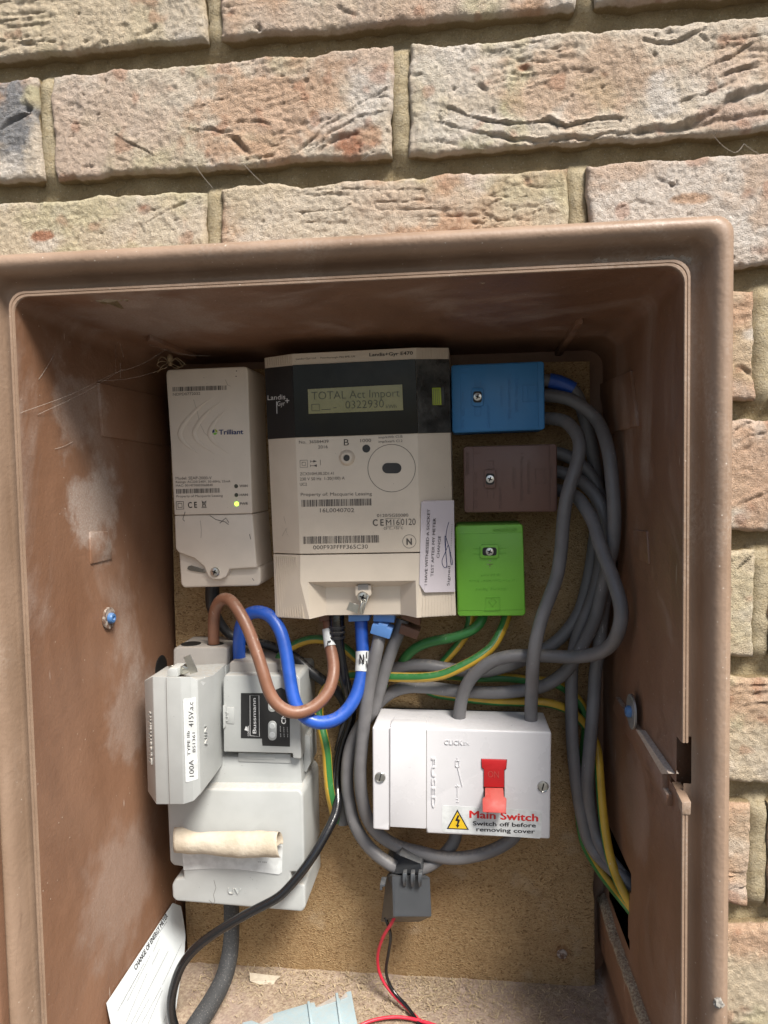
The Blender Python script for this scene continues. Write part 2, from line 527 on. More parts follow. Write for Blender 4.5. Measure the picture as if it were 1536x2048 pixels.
# folds and cracks in the bricks: line, depth, width, lip (mm)
CREASES = [
    (pl(c1, (260, 480), (400, 510), (560, 590), (650, 640), (750, 635)), 1.8, 1.0, 0.7),
    (pl(c1, (300, 560), (420, 610), (520, 650)), 0.9, 1.2, 0.4),
    (pl(c1, (370, 630), (420, 672), (480, 690)), 2.2, 1.6, 0.5),
    (pl(c1, (925, 550), (960, 580), (1000, 612)), 4.5, 2.4, 0.8),
    (pl(c1, (940, 492), (1000, 482), (1070, 492)), 2.6, 1.3, 0.6),
    (pl(c1, (740, 445), (860, 400), (960, 370)), 0.9, 1.0, 0.3),
    (pl(c1, (1090, 420), (1180, 395), (1260, 340)), 0.9, 1.0, 0.3),
    (pl(c1, (760, 520), (850, 515), (930, 525)), 1.3, 1.0, 0.4),
    (pl(c1, (1190, 602), (1300, 505), (1420, 425), (1545, 350)), 2.6, 1.4, 1.2),
    (pl(c1, (1240, 600), (1330, 520), (1440, 460), (1550, 440)), 2.2, 1.2, 1.0),
    (pl(c1, (1275, 600), (1345, 548), (1425, 528), (1500, 560)), 3.2, 2.0, 1.0),
    (pl(c1, (1330, 430), (1420, 390), (1550, 380)), 1.4, 1.0, 0.8),
    (pl(c1, (980, 640), (1050, 625), (1090, 615)), 2.6, 1.6, 0.5),
    (pl(c1, (550, 140), (585, 125), (612, 105)), 4.5, 3.0, 0.6),
    (pl(c1, (330, 158), (360, 150)), 3.2, 2.4, 0.4),
    (pl(c1, (0, 155), (70, 170), (150, 178)), 2.0, 1.4, 0.5),
    (pl(c1, (1025, 105), (1040, 115)), 4.0, 2.6, 0.4),
    (pl(c1, (1340, 15), (1400, 50), (1440, 60)), 1.8, 1.6, 0.5),
    (pl(c1, (590, 880), (650, 845), (735, 803)), 2.4, 1.4, 0.6),
    (pl(c1, (175, 872), (330, 852)), 1.0, 0.9, 0.2),
    (pl(c1, (0, 515), (45, 475), (110, 455)), 3.0, 1.6, 0.8),
    (pl(c1, (95, 432), (120, 436)), 4.0, 3.0, 0.3),
    (pl(c1, (735, 915), (800, 945)), 1.2, 1.0, 0.2),
    (pl(c1, (870, 940), (900, 920)), 1.5, 1.3, 0.2),
    (pl(c2, (185, 405), (300, 440), (420, 480), (520, 490), (640, 480), (740, 500), (860, 465), (970, 465)), 3.0, 1.3, 1.4),
    (pl(c2, (215, 480), (340, 515), (420, 530), (600, 560), (700, 550), (830, 540), (1000, 515)), 3.4, 1.6, 1.2),
    (pl(c2, (430, 535), (510, 552), (600, 566)), 3.5, 3.6, 0.3),
    (pl(c2, (1010, 520), (1210, 500), (1330, 440), (1400, 390), (1560, 340)), 4.5, 3.0, 2.4),
    (pl(c2, (1230, 500), (1330, 480), (1560, 440)), 3.2, 2.6, 0.9),
    (pl(c2, (1270, 275), (1400, 212), (1560, 120)), 2.6, 1.5, 1.4),
    (pl(c2, (1340, 300), (1440, 270), (1560, 240)), 2.2, 1.5, 1.0),
    (pl(c2, (1180, 402), (1290, 370), (1400, 320)), 2.0, 1.6, 0.8),
    (pl(c2, (1040, 155), (1150, 172), (1280, 110)), 2.2, 1.5, 1.0),
    (pl(c2, (1250, 130), (1310, 160)), 1.5, 1.2, 0.6),
    (pl(c2, (500, 225), (560, 232)), 1.8, 1.5, 0.3),
    (pl(c2, (535, 262), (580, 270)), 3.4, 3.0, 0.3),
    (pl(c2, (520, 330), (600, 345), (670, 310)), 1.3, 1.2, 0.5),
    (pl(c2, (380, 335), (410, 350)), 2.4, 1.8, 0.3),
    (pl(c2, (200, 555), (300, 570), (420, 582)), 1.6, 1.6, 0.4),
    (pl(c2, (1090, 708), (1185, 740)), 1.6, 1.2, 0.4),
    (pl(c2, (930, 835), (1010, 800), (1060, 810)), 1.0, 1.2, 0.4),
    (pl(c2, (0, 765), (50, 815)), 1.4, 1.4, 0.3),
    (pl(c2, (570, 860), (700, 795)), 1.2, 0.9, 0.2),
    ([W(1478, 1010), W(1500, 1002), W(1540, 985)], 1.5, 1.5, 0.5),
    ([W(1475, 730), W(1500, 742), W(1520, 760)], 2.4, 1.6, 0.6),
    ([W(1472, 862), W(1498, 845), W(1540, 840)], 2.8, 2.2, 0.9),
    ([W(1470, 886), W(1500, 872), W(1540, 862)], 2.4, 1.5, 0.9),
    ([W(1470, 1375), W(1500, 1370), W(1540, 1372)], 2.0, 1.4, 0.8),
    ([W(1470, 1392), W(1500, 1390), W(1540, 1384)], 2.0, 1.4, 0.8),
    ([W(1470, 1420), W(1500, 1412), W(1540, 1408)], 2.2, 1.4, 0.8),
    ([W(1478, 1140), W(1500, 1120), W(1515, 1108)], 1.8, 1.2, 0.6),
    ([W(1470, 1778), W(1500, 1785), W(1515, 1782)], 2.2, 1.8, 0.5),
]
PINK, BUFF, ORNG, WHIT = (0.59, 0.465, 0.375), (0.61, 0.515, 0.385), (0.56, 0.375, 0.26), (0.70, 0.645, 0.59)
LICH, GREY, RED, PALE = (0.55, 0.50, 0.32), (0.26, 0.26, 0.27), (0.38, 0.17, 0.10), (0.645, 0.56, 0.46)
# colour patches in the fired clay: photo px centre, radii, colour, strength
PATCH = [
    (200, 250, 170, 120, PINK, 0.7), (560, 230, 190, 120, ORNG, 0.8), (740, 190, 60, 60, WHIT, 0.85), (690, 240, 90, 26, WHIT, 0.5),
    (705, 280, 60, 22, RED, 0.8), (745, 270, 26, 30, ORNG, 0.9), (500, 295, 60, 18, ORNG, 0.7),
    (860, 200, 50, 110, LICH, 0.35), (1020, 215, 26, 20, LICH, 0.9), (975, 250, 16, 12, LICH, 0.9), (950, 280, 45, 14, LICH, 0.9),
    (900, 145, 80, 60, WHIT, 0.5), (930, 250, 120, 40, WHIT, 0.55), (1160, 160, 170, 80, ORNG, 0.6), (1330, 200, 40, 50, WHIT, 0.9),
    (1440, 170, 70, 50, WHIT, 0.45), (1470, 225, 70, 30, RED, 0.4), (1050, 130, 14, 10, RED, 0.8), (1480, 120, 80, 60, ORNG, 0.5),
    (20, 240, 75, 110, GREY, 1.0), (62, 190, 22, 25, LICH, 0.8), (70, 300, 18, 60, PALE, 0.8), (15, 330, 40, 30, WHIT, 0.7),
    (150, 420, 170, 50, LICH, 0.55), (285, 416, 18, 12, RED, 0.9), (80, 470, 26, 12, RED, 0.9), (300, 450, 120, 50, PALE, 0.7),
    (700, 420, 250, 70, PALE, 0.8), (1040, 360, 90, 40, LICH, 0.4), (1350, 420, 190, 110, WHIT, 0.75), (1390, 395, 36, 12, ORNG, 0.9),
    (1250, 340, 60, 20, ORNG, 0.5), (900, 470, 60, 14, ORNG, 0.3), (840, 395, 120, 30, ORNG, 0.25), (1480, 490, 60, 60, WHIT, 0.7),
    (200, 40, 230, 70, BUFF, 0.7), (700, 30, 260, 60, PINK, 0.7), (1400, 10, 200, 40, PINK, 0.7), (360, 30, 40, 80, WHIT, 0.3),
    (1500, 690, 60, 120, ORNG, 0.45), (1510, 665, 20, 14, WHIT, 0.7), (1510, 950, 80, 110, ORNG, 0.8), (1500, 1200, 80, 120, LICH, 0.4),
    (1500, 1400, 80, 60, ORNG, 0.8), (1500, 1500, 80, 60, BUFF, 0.6), (1500, 1690, 60, 100, BUFF, 0.5), (1500, 1740, 60, 40, ORNG, 0.4),
    (1500, 1880, 60, 60, ORNG, 0.9), (1500, 1970, 60, 60, BUFF, 0.7),
]
PATCH = [(W(x, y), rx / F * DC, ry / F * DC, c, s) for x, y, rx, ry, c, s in PATCH]
def polydist(X, Z, line):
    best = np.full(X.shape, 1e9); sgn = np.zeros(X.shape)
    for (ax, az), (bx, bz) in zip(line, line[1:]):
        dx, dz = bx - ax, bz - az
        L2 = dx * dx + dz * dz + 1e-12
        tt = np.clip(((X - ax) * dx + (Z - az) * dz) / L2, 0, 1)
        ex, ez = X - ax - tt * dx, Z - az - tt * dz
        d = np.hypot(ex, ez)
        s = np.sign(dx * ez - dz * ex)
        m = d < best
        best = np.where(m, d, best); sgn = np.where(m, s, sgn)
    return best, sgn
def make_brick(x0, x1, z0, z1, step, seed):
    nx, nz = max(6, int((x1 - x0) / step)), max(4, int((z1 - z0) / step))
    u, v = np.meshgrid(np.linspace(0, 1, nx + 1), np.linspace(0, 1, nz + 1), indexing='ij')
    hero = step < 0.003
    X = x0 + u * (x1 - x0); Z = z0 + v * (z1 - z0)
    # uneven outline
    am = 0.0022
    X = X + (1 - u) ** 6 * am * fbm(Z * 40, seed, 1.3) * 1.1 - u ** 6 * am * fbm(Z * 40, seed, 7.7) * 1.1
    Z = Z + (1 - v) ** 4 * am * fbm(X * 32, seed, 3.1, 5, 0.6) - v ** 4 * am * fbm(X * 32, seed, 9.4, 5, 0.6)
    e = np.minimum(np.minimum(X - x0, x1 - X) , np.minimum(Z - z0, z1 - Z))
    e = np.minimum(np.minimum(u, 1 - u) * (x1 - x0), np.minimum(v, 1 - v) * (z1 - z0))
    R = 0.0035
    H = -(R - np.sqrt(np.maximum(R * R - np.maximum(R - e, 0) ** 2, 0)))
    H = H + 0.0012 * fbm(X * 18, Z * 18, seed, 3) + 0.0016 * pnoise(seed * 3.3, 0.5, 0.2)
    if hero:
        a = 0.3 * float(pnoise(seed * 1.7, 2.2, 0.1)) + 0.05
        Xr, Zr = X * math.cos(a) + Z * math.sin(a), -X * math.sin(a) + Z * math.cos(a)
        rd = 1 - np.abs(fbm(Xr * 14 + 0.35 * fbm(X * 30, Z * 30, seed), Zr * 75, seed + 4, 3, 0.55)) * 3.0
        H = H + 0.0006 * fbm(X * 110, Z * 110, seed, 4, 0.66) + 0.0006 * fbm(X * 380, Z * 380, seed, 2)
        msk = sstep(0.05, 0.45, fbm(X * 9, Z * 14, seed + 11, 2))
        H = H - 0.0011 * sstep(0.55, 1.0, rd) * (0.12 + 0.88 * msk)
        H = H - 0.0013 * sstep(0.68, 0.9, fbm(X * 95, Z * 110, seed + 2, 3))
        for line, dep, wid, lip in CREASES:
            lx = [p[0] for p in line]; lz = [p[1] for p in line]
            if max(lx) < x0 - 0.004 or min(lx) > x1 + 0.004 or max(lz) < z0 - 0.004 or min(lz) > z1 + 0.004: continue
            if not any(z0 - 0.003 < p[1] < z1 + 0.003 and x0 - 0.003 < p[0] < x1 + 0.003 for p in line): continue
            ww = wid * 0.00072 * (0.8 + 0.5 * pnoise(X * 130, Z * 130, seed))
            d, sg = polydist(X + 0.0016 * fbm(X * 70, Z * 70, 2.0, 3), Z + 0.0013 * fbm(X * 90, Z * 90, 8.0, 3), line)
            xa_, xb_ = line[0][0], line[-1][0]
            s_ = np.clip((X - min(xa_, xb_)) / (abs(xb_ - xa_) + 1e-6), 0, 1)
            tap = 0.25 + 0.75 * np.sqrt(np.clip(np.sin(np.pi * (0.06 + 0.88 * s_)), 0, 1))
            tap = tap * np.clip(0.75 + 0.9 * fbm(X * 45, Z * 25, seed + 3, 3), 0.1, 1.35)
            ww = ww * (0.55 + 0.6 * tap)
            H = H - dep * 0.0009 * tap * np.exp(-(d / ww) ** 2)
            H = H + lip * 0.001 * tap * np.exp(-((d - 2.2 * ww) / (1.6 * ww)) ** 2) * (sg > 0)
    nv = (nx + 1) * (nz + 1)
    V = np.stack([X, 0.002 - H, Z], -1).reshape(-1, 3)
    idx = np.arange(nv).reshape(nx + 1, nz + 1)
    Q = np.stack([idx[:-1, :-1], idx[1:, :-1], idx[1:, 1:], idx[:-1, 1:]], -1).reshape(-1, 4)
    # skirt going back into the wall
    ring = np.concatenate([idx[:, 0], idx[-1, 1:], idx[-2::-1, -1], idx[0, -2:0:-1]])
    back = V[ring].copy()
    mid = V[ring].copy(); mid[:, 1] += 0.0022
    back[:, 1] = 0.06
    m = len(ring)
    i1 = nv + np.arange(m); i2 = nv + m + np.arange(m)
    r_ = np.roll(ring, -1)
    Q = np.concatenate([Q, np.stack([ring, i1, np.roll(i1, -1), r_], -1), np.stack([i1, i2, np.roll(i2, -1), np.roll(i1, -1)], -1)])
    V = np.concatenate([V, mid, back])
    # fired-clay colours
    x, z = V[:, 0], V[:, 2]
    rr = np.random.RandomState(int(seed * 10) + 3)
    base = np.array([PINK, BUFF, ORNG, PALE, PINK][rr.randint(5)])
    alt = np.array([BUFF, ORNG, PALE, PINK][rr.randint(4)])
    C = base + (alt - base) * sstep(-0.25, 0.45, fbm(x * 16, z * 16, seed, 4))[:, None]
    C = C + (np.array(WHIT) - C) * (0.55 * sstep(0.05, 0.6, fbm(x * 28, z * 34, seed + 5, 4)))[:, None]
    C = C + (np.array(LICH) - C) * (0.6 * sstep(0.15, 0.6, fbm(x * 22, z * 22, seed + 9, 3)))[:, None]
    if hero:
        for (cx, c_z), rx, rz, col, s in PATCH:
            if not (x0 - 0.002 < cx < x1 + 0.002 and z0 - 0.004 < c_z < z1 + 0.004): continue
            q = np.hypot((x - cx) / rx, (z - c_z) / rz) + 0.45 * fbm(x * 70, z * 70, seed + 1, 4, 0.6)
            C = C + (np.array(col) - C) * (s * (1 - sstep(0.55, 1.15, q)))[:, None]
        C = C + (np.array(RED) - C) * (0.45 * sstep(0.45, 0.7, fbm(x * 60, z * 60, seed + 21, 2)))[:, None]
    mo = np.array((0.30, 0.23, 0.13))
    C[nv:nv + m] = mo * 1.15          # mortar brown on the sides, also painting in the shade under each brick
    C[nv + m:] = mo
    me = bpy.data.meshes.new('brick')
    me.from_pydata(V.tolist(), [], Q.tolist())
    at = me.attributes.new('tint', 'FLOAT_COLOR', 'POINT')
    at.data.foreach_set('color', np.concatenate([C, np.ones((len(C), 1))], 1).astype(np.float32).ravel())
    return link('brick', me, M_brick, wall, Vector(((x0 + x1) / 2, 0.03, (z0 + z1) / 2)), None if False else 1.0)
PERPS = []
WX0, WX1 = -0.86, 0.68
for i in range(-7, 20):
    top, bot = cz(i) - 0.0062, cz(i + 1) + 0.0062
    if i % 2 == 0:
        js = [-0.1575 + 0.2235 * k for k in range(-4, 5)]
        if i == -2: js = [j + 0.005 for j in js]
    else:
        js = [-0.0384 - 0.2266 * k for k in range(4, -1, -1)] + [(0.190 if i == -1 else 0.1722) + 0.2245 * k for k in range(3)]
    js = [j for j in js if WX0 - 0.1 < j < WX1 + 0.1]
    js = [WX0] + [j for j in js if WX0 + 0.02 < j < WX1 - 0.02] + [WX1]
    for a, b in zip(js, js[1:]):
        if a > WX0: PERPS.append((a, bot, top))
        xa, xb = a + 0.0052, b - 0.0052
        segs = [(xa, xb)]
        if top > HZ0 and bot < HZ1 and not (bot > HZ1 - 0.02 or top < HZ0 + 0.02):
            segs = []
            if xa < HX0 + 0.002: segs.append((xa, min(xb, HX0 + 0.004)))
            if xb > HX1 - 0.002: segs.append((max(xa, HX1 - 0.004), xb))
        for s0, s1 in segs:
            if s1 - s0 < 0.008: continue
            view = s1 > -0.335 and s0 < 0.205 and i <= 7
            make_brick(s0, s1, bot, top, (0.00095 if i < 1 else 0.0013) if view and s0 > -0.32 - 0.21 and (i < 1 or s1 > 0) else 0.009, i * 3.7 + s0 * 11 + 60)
# mortar: a rough sheet behind the bricks, open where the cabinet goes through
st = 0.0042
gx = np.arange(WX0 - 0.01, WX1 + 0.011, st); gz = np.arange(cz(20), cz(-7) + 0.001, st)
X, Z = np.meshgrid(gx, gz, indexing='ij')
Yv = 0.0130 + 0.0018 * fbm(X * 35, Z * 35, 3.0, 4) + 0.0014 * fbm(X * 140, Z * 140, 6.0, 3)
PJ = np.zeros(X.shape)
for a, b, tz in PERPS:
    PJ = np.maximum(PJ, np.exp(-((X - a) / 0.0080) ** 6) * sstep(b - 0.008, b + 0.002, Z) * sstep(tz + 0.008, tz - 0.002, Z))
    Yv = Yv - 0.0085 * np.exp(-((X - a) / 0.0068) ** 6) * sstep(b - 0.006, b + 0.004, Z) * sstep(tz + 0.006, tz - 0.004, Z)
idx = np.arange(X.size).reshape(X.shape)
Q = np.stack([idx[:-1, :-1], idx[1:, :-1], idx[1:, 1:], idx[:-1, 1:]], -1).reshape(-1, 4)
cxm = ((X[:-1, :-1] + X[1:, 1:]) / 2).ravel(); czm = ((Z[:-1, :-1] + Z[1:, 1:]) / 2).ravel()
keep = ~((cxm > HX0) & (cxm < HX1) & (czm > HZ0) & (czm < HZ1))
mo_ = from_np('mortar', np.stack([X, Yv, Z], -1).reshape(-1, 3), Q[keep], M_mortar, wall, smooth=1.2)
mo_.data.attributes.new('joint', 'FLOAT', 'POINT').data.foreach_set('value', PJ.astype(np.float32).ravel())
bm = bmesh.new()
bm_box(bm, Vector(((WX0 + WX1) / 2, 0.165, (cz(-7) + cz(20)) / 2)), WX1 - WX0, 0.29, cz(-7) - cz(20))
f = min(bm.faces, key=lambda q: q.calc_center_median().y)
bm.faces.remove(f)
from_bm('wall_core', bm, M_core, wall, smooth=None)

# ------------------------------------------------------------------ cabinet
t = NT('brown_moulding')
n1 = t.noise(9, 5, 0.6, 0.6, (1, 1, 0.5))
k = t.mix(t.ramp(n1, 0.3, 0.7), (0.175, 0.088, 0.050, 1), (0.245, 0.132, 0.080, 1))
sm = t.ramp(t.noise(7, 6, 0.65, 1.2, (1, 1, 0.55), (3, 1, 0.4)), 0.52, 0.74)
fine = t.ramp(t.noise(700, 3, 0.7), 0.25, 0.75, 0.45, 1.0)
k = t.mix(t.math('MULTIPLY', t.math('MULTIPLY', sm, fine), 0.55), k, (0.47, 0.40, 0.35, 1))
wob_ = t.math('MULTIPLY', t.math('SUBTRACT', t.noise(38, 5, 0.65), 0.5), 0.09)
for c_, r0_, s_ in (((-0.276, 0.075, ZC - 0.02), 0.045, 0.75), ((-0.279, 0.055, ZC + 0.045), 0.035, 0.4), ((-0.22, 0.05, ZC + 0.107), 0.07, 0.5), ((-0.275, 0.12, ZC - 0.20), 0.05, 0.4), ((-0.276, 0.09, ZC - 0.33), 0.07, 0.35), ((0.118, 0.10, ZC - 0.25), 0.05, 0.25)):
    vd = t.n('ShaderNodeVectorMath', operation='DISTANCE')
    t.l(t.pos.outputs['Position'], vd.inputs[0]); vd.inputs[1].default_value = c_
    bl_f = t.ramp(t.math('ADD', vd.outputs['Value'], wob_), r0_ * 0.45, r0_, s_, 0)
    k = t.mix(t.math('MULTIPLY', bl_f, fine), k, (0.46, 0.40, 0.36, 1))
sc = t.math('MULTIPLY', t.ramp(t.noise(520, 2, 0.5, 0.3, (1, 0.3, 0.05)), 0.71, 0.74), t.ramp(t.noise(12, 2), 0.5, 0.62))
k = t.mix(t.math('MULTIPLY', sc, 0.6), k, (0.55, 0.47, 0.41, 1))
sp = t.math('MULTIPLY', t.ramp(t.voro(150), 0.05, 0.09, 1, 0), t.ramp(t.noise(18, 3), 0.48, 0.6))
k = t.mix(t.math('MULTIPLY', sp, 0.65), k, (0.6, 0.53, 0.45, 1))
d = t.math('MULTIPLY', t.ramp(t.up(), 0.35, 0.95), t.ramp(t.noise(240, 4, 0.7), 0.3, 0.6))
k = t.mix(t.math('MULTIPLY', d, 0.75), k, (0.44, 0.37, 0.31, 1))
M_cab = t.done(k, t.math('ADD', t.ramp(n1, 0.3, 0.7, 0.38, 0.52), t.math('MULTIPLY', sm, 0.25)), t.bump(t.noise(420, 3), 0.00022, 1, t.bump(t.noise(28, 3), 0.0012)))

t = NT('faded_brown_moulding')
n1 = t.noise(14, 5, 0.6, 0.4, (1, 1, 0.4))
k = t.mix(t.ramp(n1, 0.3, 0.7), (0.225, 0.150, 0.102, 1), (0.300, 0.207, 0.147, 1))
sm = t.math('MULTIPLY', t.ramp(t.noise(10, 6, 0.65, 1.0, (1, 1, 0.4), (3, 1, 0.4)), 0.50, 0.72), t.ramp(t.noise(420, 4, 0.75), 0.35, 0.7))
k = t.mix(t.math('MULTIPLY', sm, 0.5), k, (0.5, 0.43, 0.37, 1))
sp = t.math('MULTIPLY', t.ramp(t.voro(170), 0.05, 0.10, 1, 0), t.ramp(t.noise(18, 3), 0.46, 0.58))
k = t.mix(t.math('MULTIPLY', sp, 0.7), k, (0.62, 0.55, 0.47, 1))
st_ = t.math('MULTIPLY', t.ramp(t.noise(40, 4, 0.6, 0.8, (1, 1, 0.25)), 0.62, 0.72), t.ramp(t.noise(8, 2), 0.45, 0.6))
k = t.mix(t.math('MULTIPLY', st_, 0.5), k, (0.12, 0.075, 0.05, 1))
M_frame = t.done(k, t.ramp(n1, 0.3, 0.7, 0.42, 0.6), t.bump(t.noise(300, 4), 0.0003, 1, t.bump(t.noise(35, 3), 0.0008)))
CX0, CX1, CT, CB = -0.3115, 0.1497, ZC + 0.1400, ZC - 0.4990      # outer edges of the frame
cabinet = thing('meter_cabinet', ((CX0 + CX1) / 2, 0.1, CB), 'open brown plastic meter cabinet recessed into the brick wall', 'cabinet')
slotz = [P(1385, y, -0.008).z for y in (1605, 1580, 1484)]
def perim(l, r, t_, b_, rad, zr, nc=6, side=None):
    pts = []
    def arc(cx, czz, a0):
        for i in range(nc + 1):
            a = math.radians(a0 - 90 * i / nc)
            pts.append((cx + rad * math.cos(a), czz + rad * math.sin(a)))
    arc(l + rad, t_ - rad, 180)
    if side is not None:
        for s in side[0]: pts.append((l + rad + (r - l - 2 * rad) * s, t_))
    arc(r - rad, t_ - rad, 90)
    for z in sorted(zr, reverse=True): pts.append((r, z))
    arc(r - rad, b_ + rad, 0)
    if side is not None:
        for s in side[0][::-1]: pts.append((l + rad + (r - l - 2 * rad) * s, b_))
    arc(l + rad, b_ + rad, 270)
    if side is not None:
        for s in side[1]: pts.append((l, b_ + rad + (t_ - b_ - 2 * rad) * s))
    return pts
def loft(name, secs, mat, parent, drop=None, smooth=0.7, wob=0.0):
    V, Q = [], []
    n = len(secs[0][0])
    for pts, Y in secs:
        for j, (x, z) in enumerate(pts):
            V.append((x, Y, z))
    V = np.array(V)
    if wob:
        V[:, 1] += wob * fbm(V[:, 0] * 9, V[:, 2] * 9, 4.4, 3)
        V[:, 0] += wob * fbm(V[:, 2] * 7, V[:, 1] * 5, 1.4, 3)
        V[:, 2] += wob * fbm(V[:, 0] * 7, V[:, 1] * 5, 8.4, 3)
    for i in range(len(secs) - 1):
        for j in range(n):
            k_ = (j + 1) % n
            q = (i * n + j, i * n + k_, (i + 1) * n + k_, (i + 1) * n + j)
            if drop and drop(i, (V[q[0]] + V[q[2]]) / 2): continue
            Q.append(q)
    return from_np(name, V, Q, mat, parent, smooth=smooth)
def ins(d, Y, rad, dt=0.0):
    return (perim(CX0 + d, CX1 - d, CT - d - dt, CB + d, rad, slotz), Y)
in_slot = lambda c, a=0, b=2: c[0] > 0.1 and slotz[a] < c[2] < slotz[b]
PR = [(0.0, 0.013, .010), (0.0, -0.007, .010), (0.0007, -0.0125, .010), (0.0025, -0.0165, .010), (0.0052, -0.0188, .010), (0.0082, -0.0188, .010),
      (0.0112, -0.0165, .009), (0.0133, -0.0115, .009), (0.0145, -0.0045, .009), (0.0155, -0.0008, .009), (0.0172, 0.0006, .009)]
fr = [ins(d, y, r) for d, y, r in PR] + [ins(0.0182, 0.001, .009), ins(0.0226, 0.0015, .010)]
loft('frame', fr, M_frame, cabinet, drop=lambda i, c: i == len(fr) - 2 and in_slot(c, 1))
rm = [ins(0.0227, 0.0018, .010), ins(0.0227, -0.0085, .010), ins(0.0233, -0.0098, .010), ins(0.0244, -0.0098, .010), ins(0.0247, -0.0092, .010),
      ins(0.0252, -0.0098, .010), ins(0.0262, -0.0098, .010), ins(0.0266, -0.0088, .010)]
loft('rim', rm, M_frame, cabinet, drop=lambda i, c: in_slot(c))
# the moulded box behind the rim
LW0, LW1 = CX0 + 0.0266, -0.2735
RW0, RW1 = CX1 - 0.0266, 0.1165
TW0, TW1 = CT - 0.0266, ZC + 0.1010
BW0, BW1 = CB + 0.0266, ZC - 0.4600
Yf, Yk = -0.0088, 0.2115
zfine = sorted(set([round(ZC - 0.447 + 0.004 * i, 4) for i in range(45)] + slotz + [slotz[1] - 0.004 * i for i in range(1, 3)] + [ZC - 0.25 + 0.03 * i for i in range(12)]))
zfine = [z for i, z in enumerate(zfine) if i == 0 or z - zfine[i - 1] > 0.0005]
ts = [i / 14 for i in range(1, 14)]
secs = []
NS = 46
for i in range(NS + 1):
    u = i / NS
    Lp = lambda a, b: a + (b - a) * u
    rd = 0.010 + 0.004 * u
    secs.append((perim(Lp(LW0, LW1), Lp(RW0, RW1), Lp(TW0, TW1), Lp(BW0, BW1), rd, zfine, side=(ts, ts)), Yf + (Yk - Yf) * u))
hz0, hz1 = ZC - 0.374, ZC - 0.312
def hole(i, c):
    if c[0] < 0.08: return False
    if in_slot(c) and c[1] < 0.003: return True
    if slotz[0] + 0.004 < c[2] < slotz[1] + 0.001 and c[1] < 0.016: return True
    return hz0 < c[2] < hz1 and 0.115 + 0.006 * math.sin((c[2] - hz0) * 70) < c[1] < 0.188
loft('side_walls', secs, M_cab, cabinet, drop=hole, smooth=0.7)
bm = bmesh.new()
bm.faces.new([bm.verts.new((x, Yk, z)) for x, z in secs[-1][0]])
from_bm('back_panel', bm, M_cab, cabinet, smooth=None)
LP, LN = Vector((LW0, Yf, ZC)), Vector((Yk - Yf, LW0 - LW1, 0)).normalized()      # left wall plane, normal into the box
RP, RN = Vector((RW0, Yf, ZC)), -Vector((Yk - Yf, RW0 - RW1, 0)).normalized()
TP, TN = Vector((0, Yf, TW0)), -Vector((0, -(TW1 - TW0), Yk - Yf)).normalized()
if TN.z > 0: TN = -TN
def onwall(px, PP, NN): return [hit(x, y, PP, NN) for x, y in px]
def pad(name, px, PP, NN, h, mat, parent, bev=0.0006):
    bm = bmesh.new()
    q = onwall(px, PP, NN)
    bm_prism(bm, [v + NN * h for v in q], back=[v - NN * 0.002 for v in q], bev=bev)
    return from_bm(name, bm, mat, parent, fix=True)
pad('moulded_pad', [(193, 766), (330, 797), (338, 893), (202, 872)], LP, LN, 0.0022, M_cab, cabinet)
pad('moulded_pad', [(178, 1064), (215, 1063), (223, 1118), (180, 1128)], LP, LN, 0.0012, M_cab, cabinet)
pad('moulded_pad', [(1199, 770), (1266, 742), (1279, 852), (1223, 866)], RP, RN, 0.0022, M_cab, cabinet)
pad('moulded_pad', [(1269, 1060), (1296, 1062), (1300, 1128), (1272, 1116)], RP, RN, 0.0012, M_cab, cabinet)
pad('moulded_rib', [(292, 675), (300, 668), (392, 708), (384, 714)], TP, TN, 0.004, M_cab, cabinet, 0.001)
pad('moulded_rib', [(1150, 640), (1166, 636), (1118, 712), (1104, 712)], TP, TN, 0.004, M_cab, cabinet, 0.001)
bm = bmesh.new()
bm_lathe(bm, [(0, 0.0006), (0.011, 0.0006), (0.0115, 0.0002)], hit(322, 1336, LP, LN), LN, 24)
from_bm('cable_knockout', bm, plain('dark_recess_wall', (0.012, 0.010, 0.009), 0.8), cabinet)
# the door-stay guide and catch on the right wall
cG = crop(1230, 1370, 6.144)
g = lambda *pts: [cG(x, y) for x, y in pts]
pad('stay_guide', g((330, 545), (60, 150), (20, 290), (650, 1430), (705, 1490), (705, 1350), (650, 1265), (650, 1100)), RP, RN, 0.0035, M_cab, cabinet, 0.0005)
t = NT('pale_dust')
M_pdust = t.done(t.mix(t.ramp(t.noise(800, 3, 0.7), 0.3, 0.7), (0.36, 0.29, 0.24, 1), (0.56, 0.49, 0.43, 1)), 0.95, t.bump(t.noise(900, 3), 0.0006))
pad('dust_layer', g((325, 545), (375, 560), (745, 1090), (655, 1095)), RP, RN, 0.0042, M_pdust, cabinet, 0.0004)
prism('latch_recess', g((700, 560), (1040, 560), (1040, 1330), (640, 1330)), 0.020, 0.024, M_cab, cabinet, 0.0005)
bm = bmesh.new()
q = [P(*cG(x, y), -0.0105) for x, y in ((822, 1445), (938, 1440), (930, 1600), (822, 1592))]
bm_prism(bm, q, back=[v + Vector((0, 0.022, 0.003)) for v in q], bev=0.0005)
from_bm('catch_block', bm, M_frame, cabinet)
M_wash = plain('zinc', (0.42, 0.43, 0.43), 0.45, 0.85)
M_blue_screw = plastic('blue_screw', (0.06, 0.16, 0.36), 0.35, 0.2, 0)
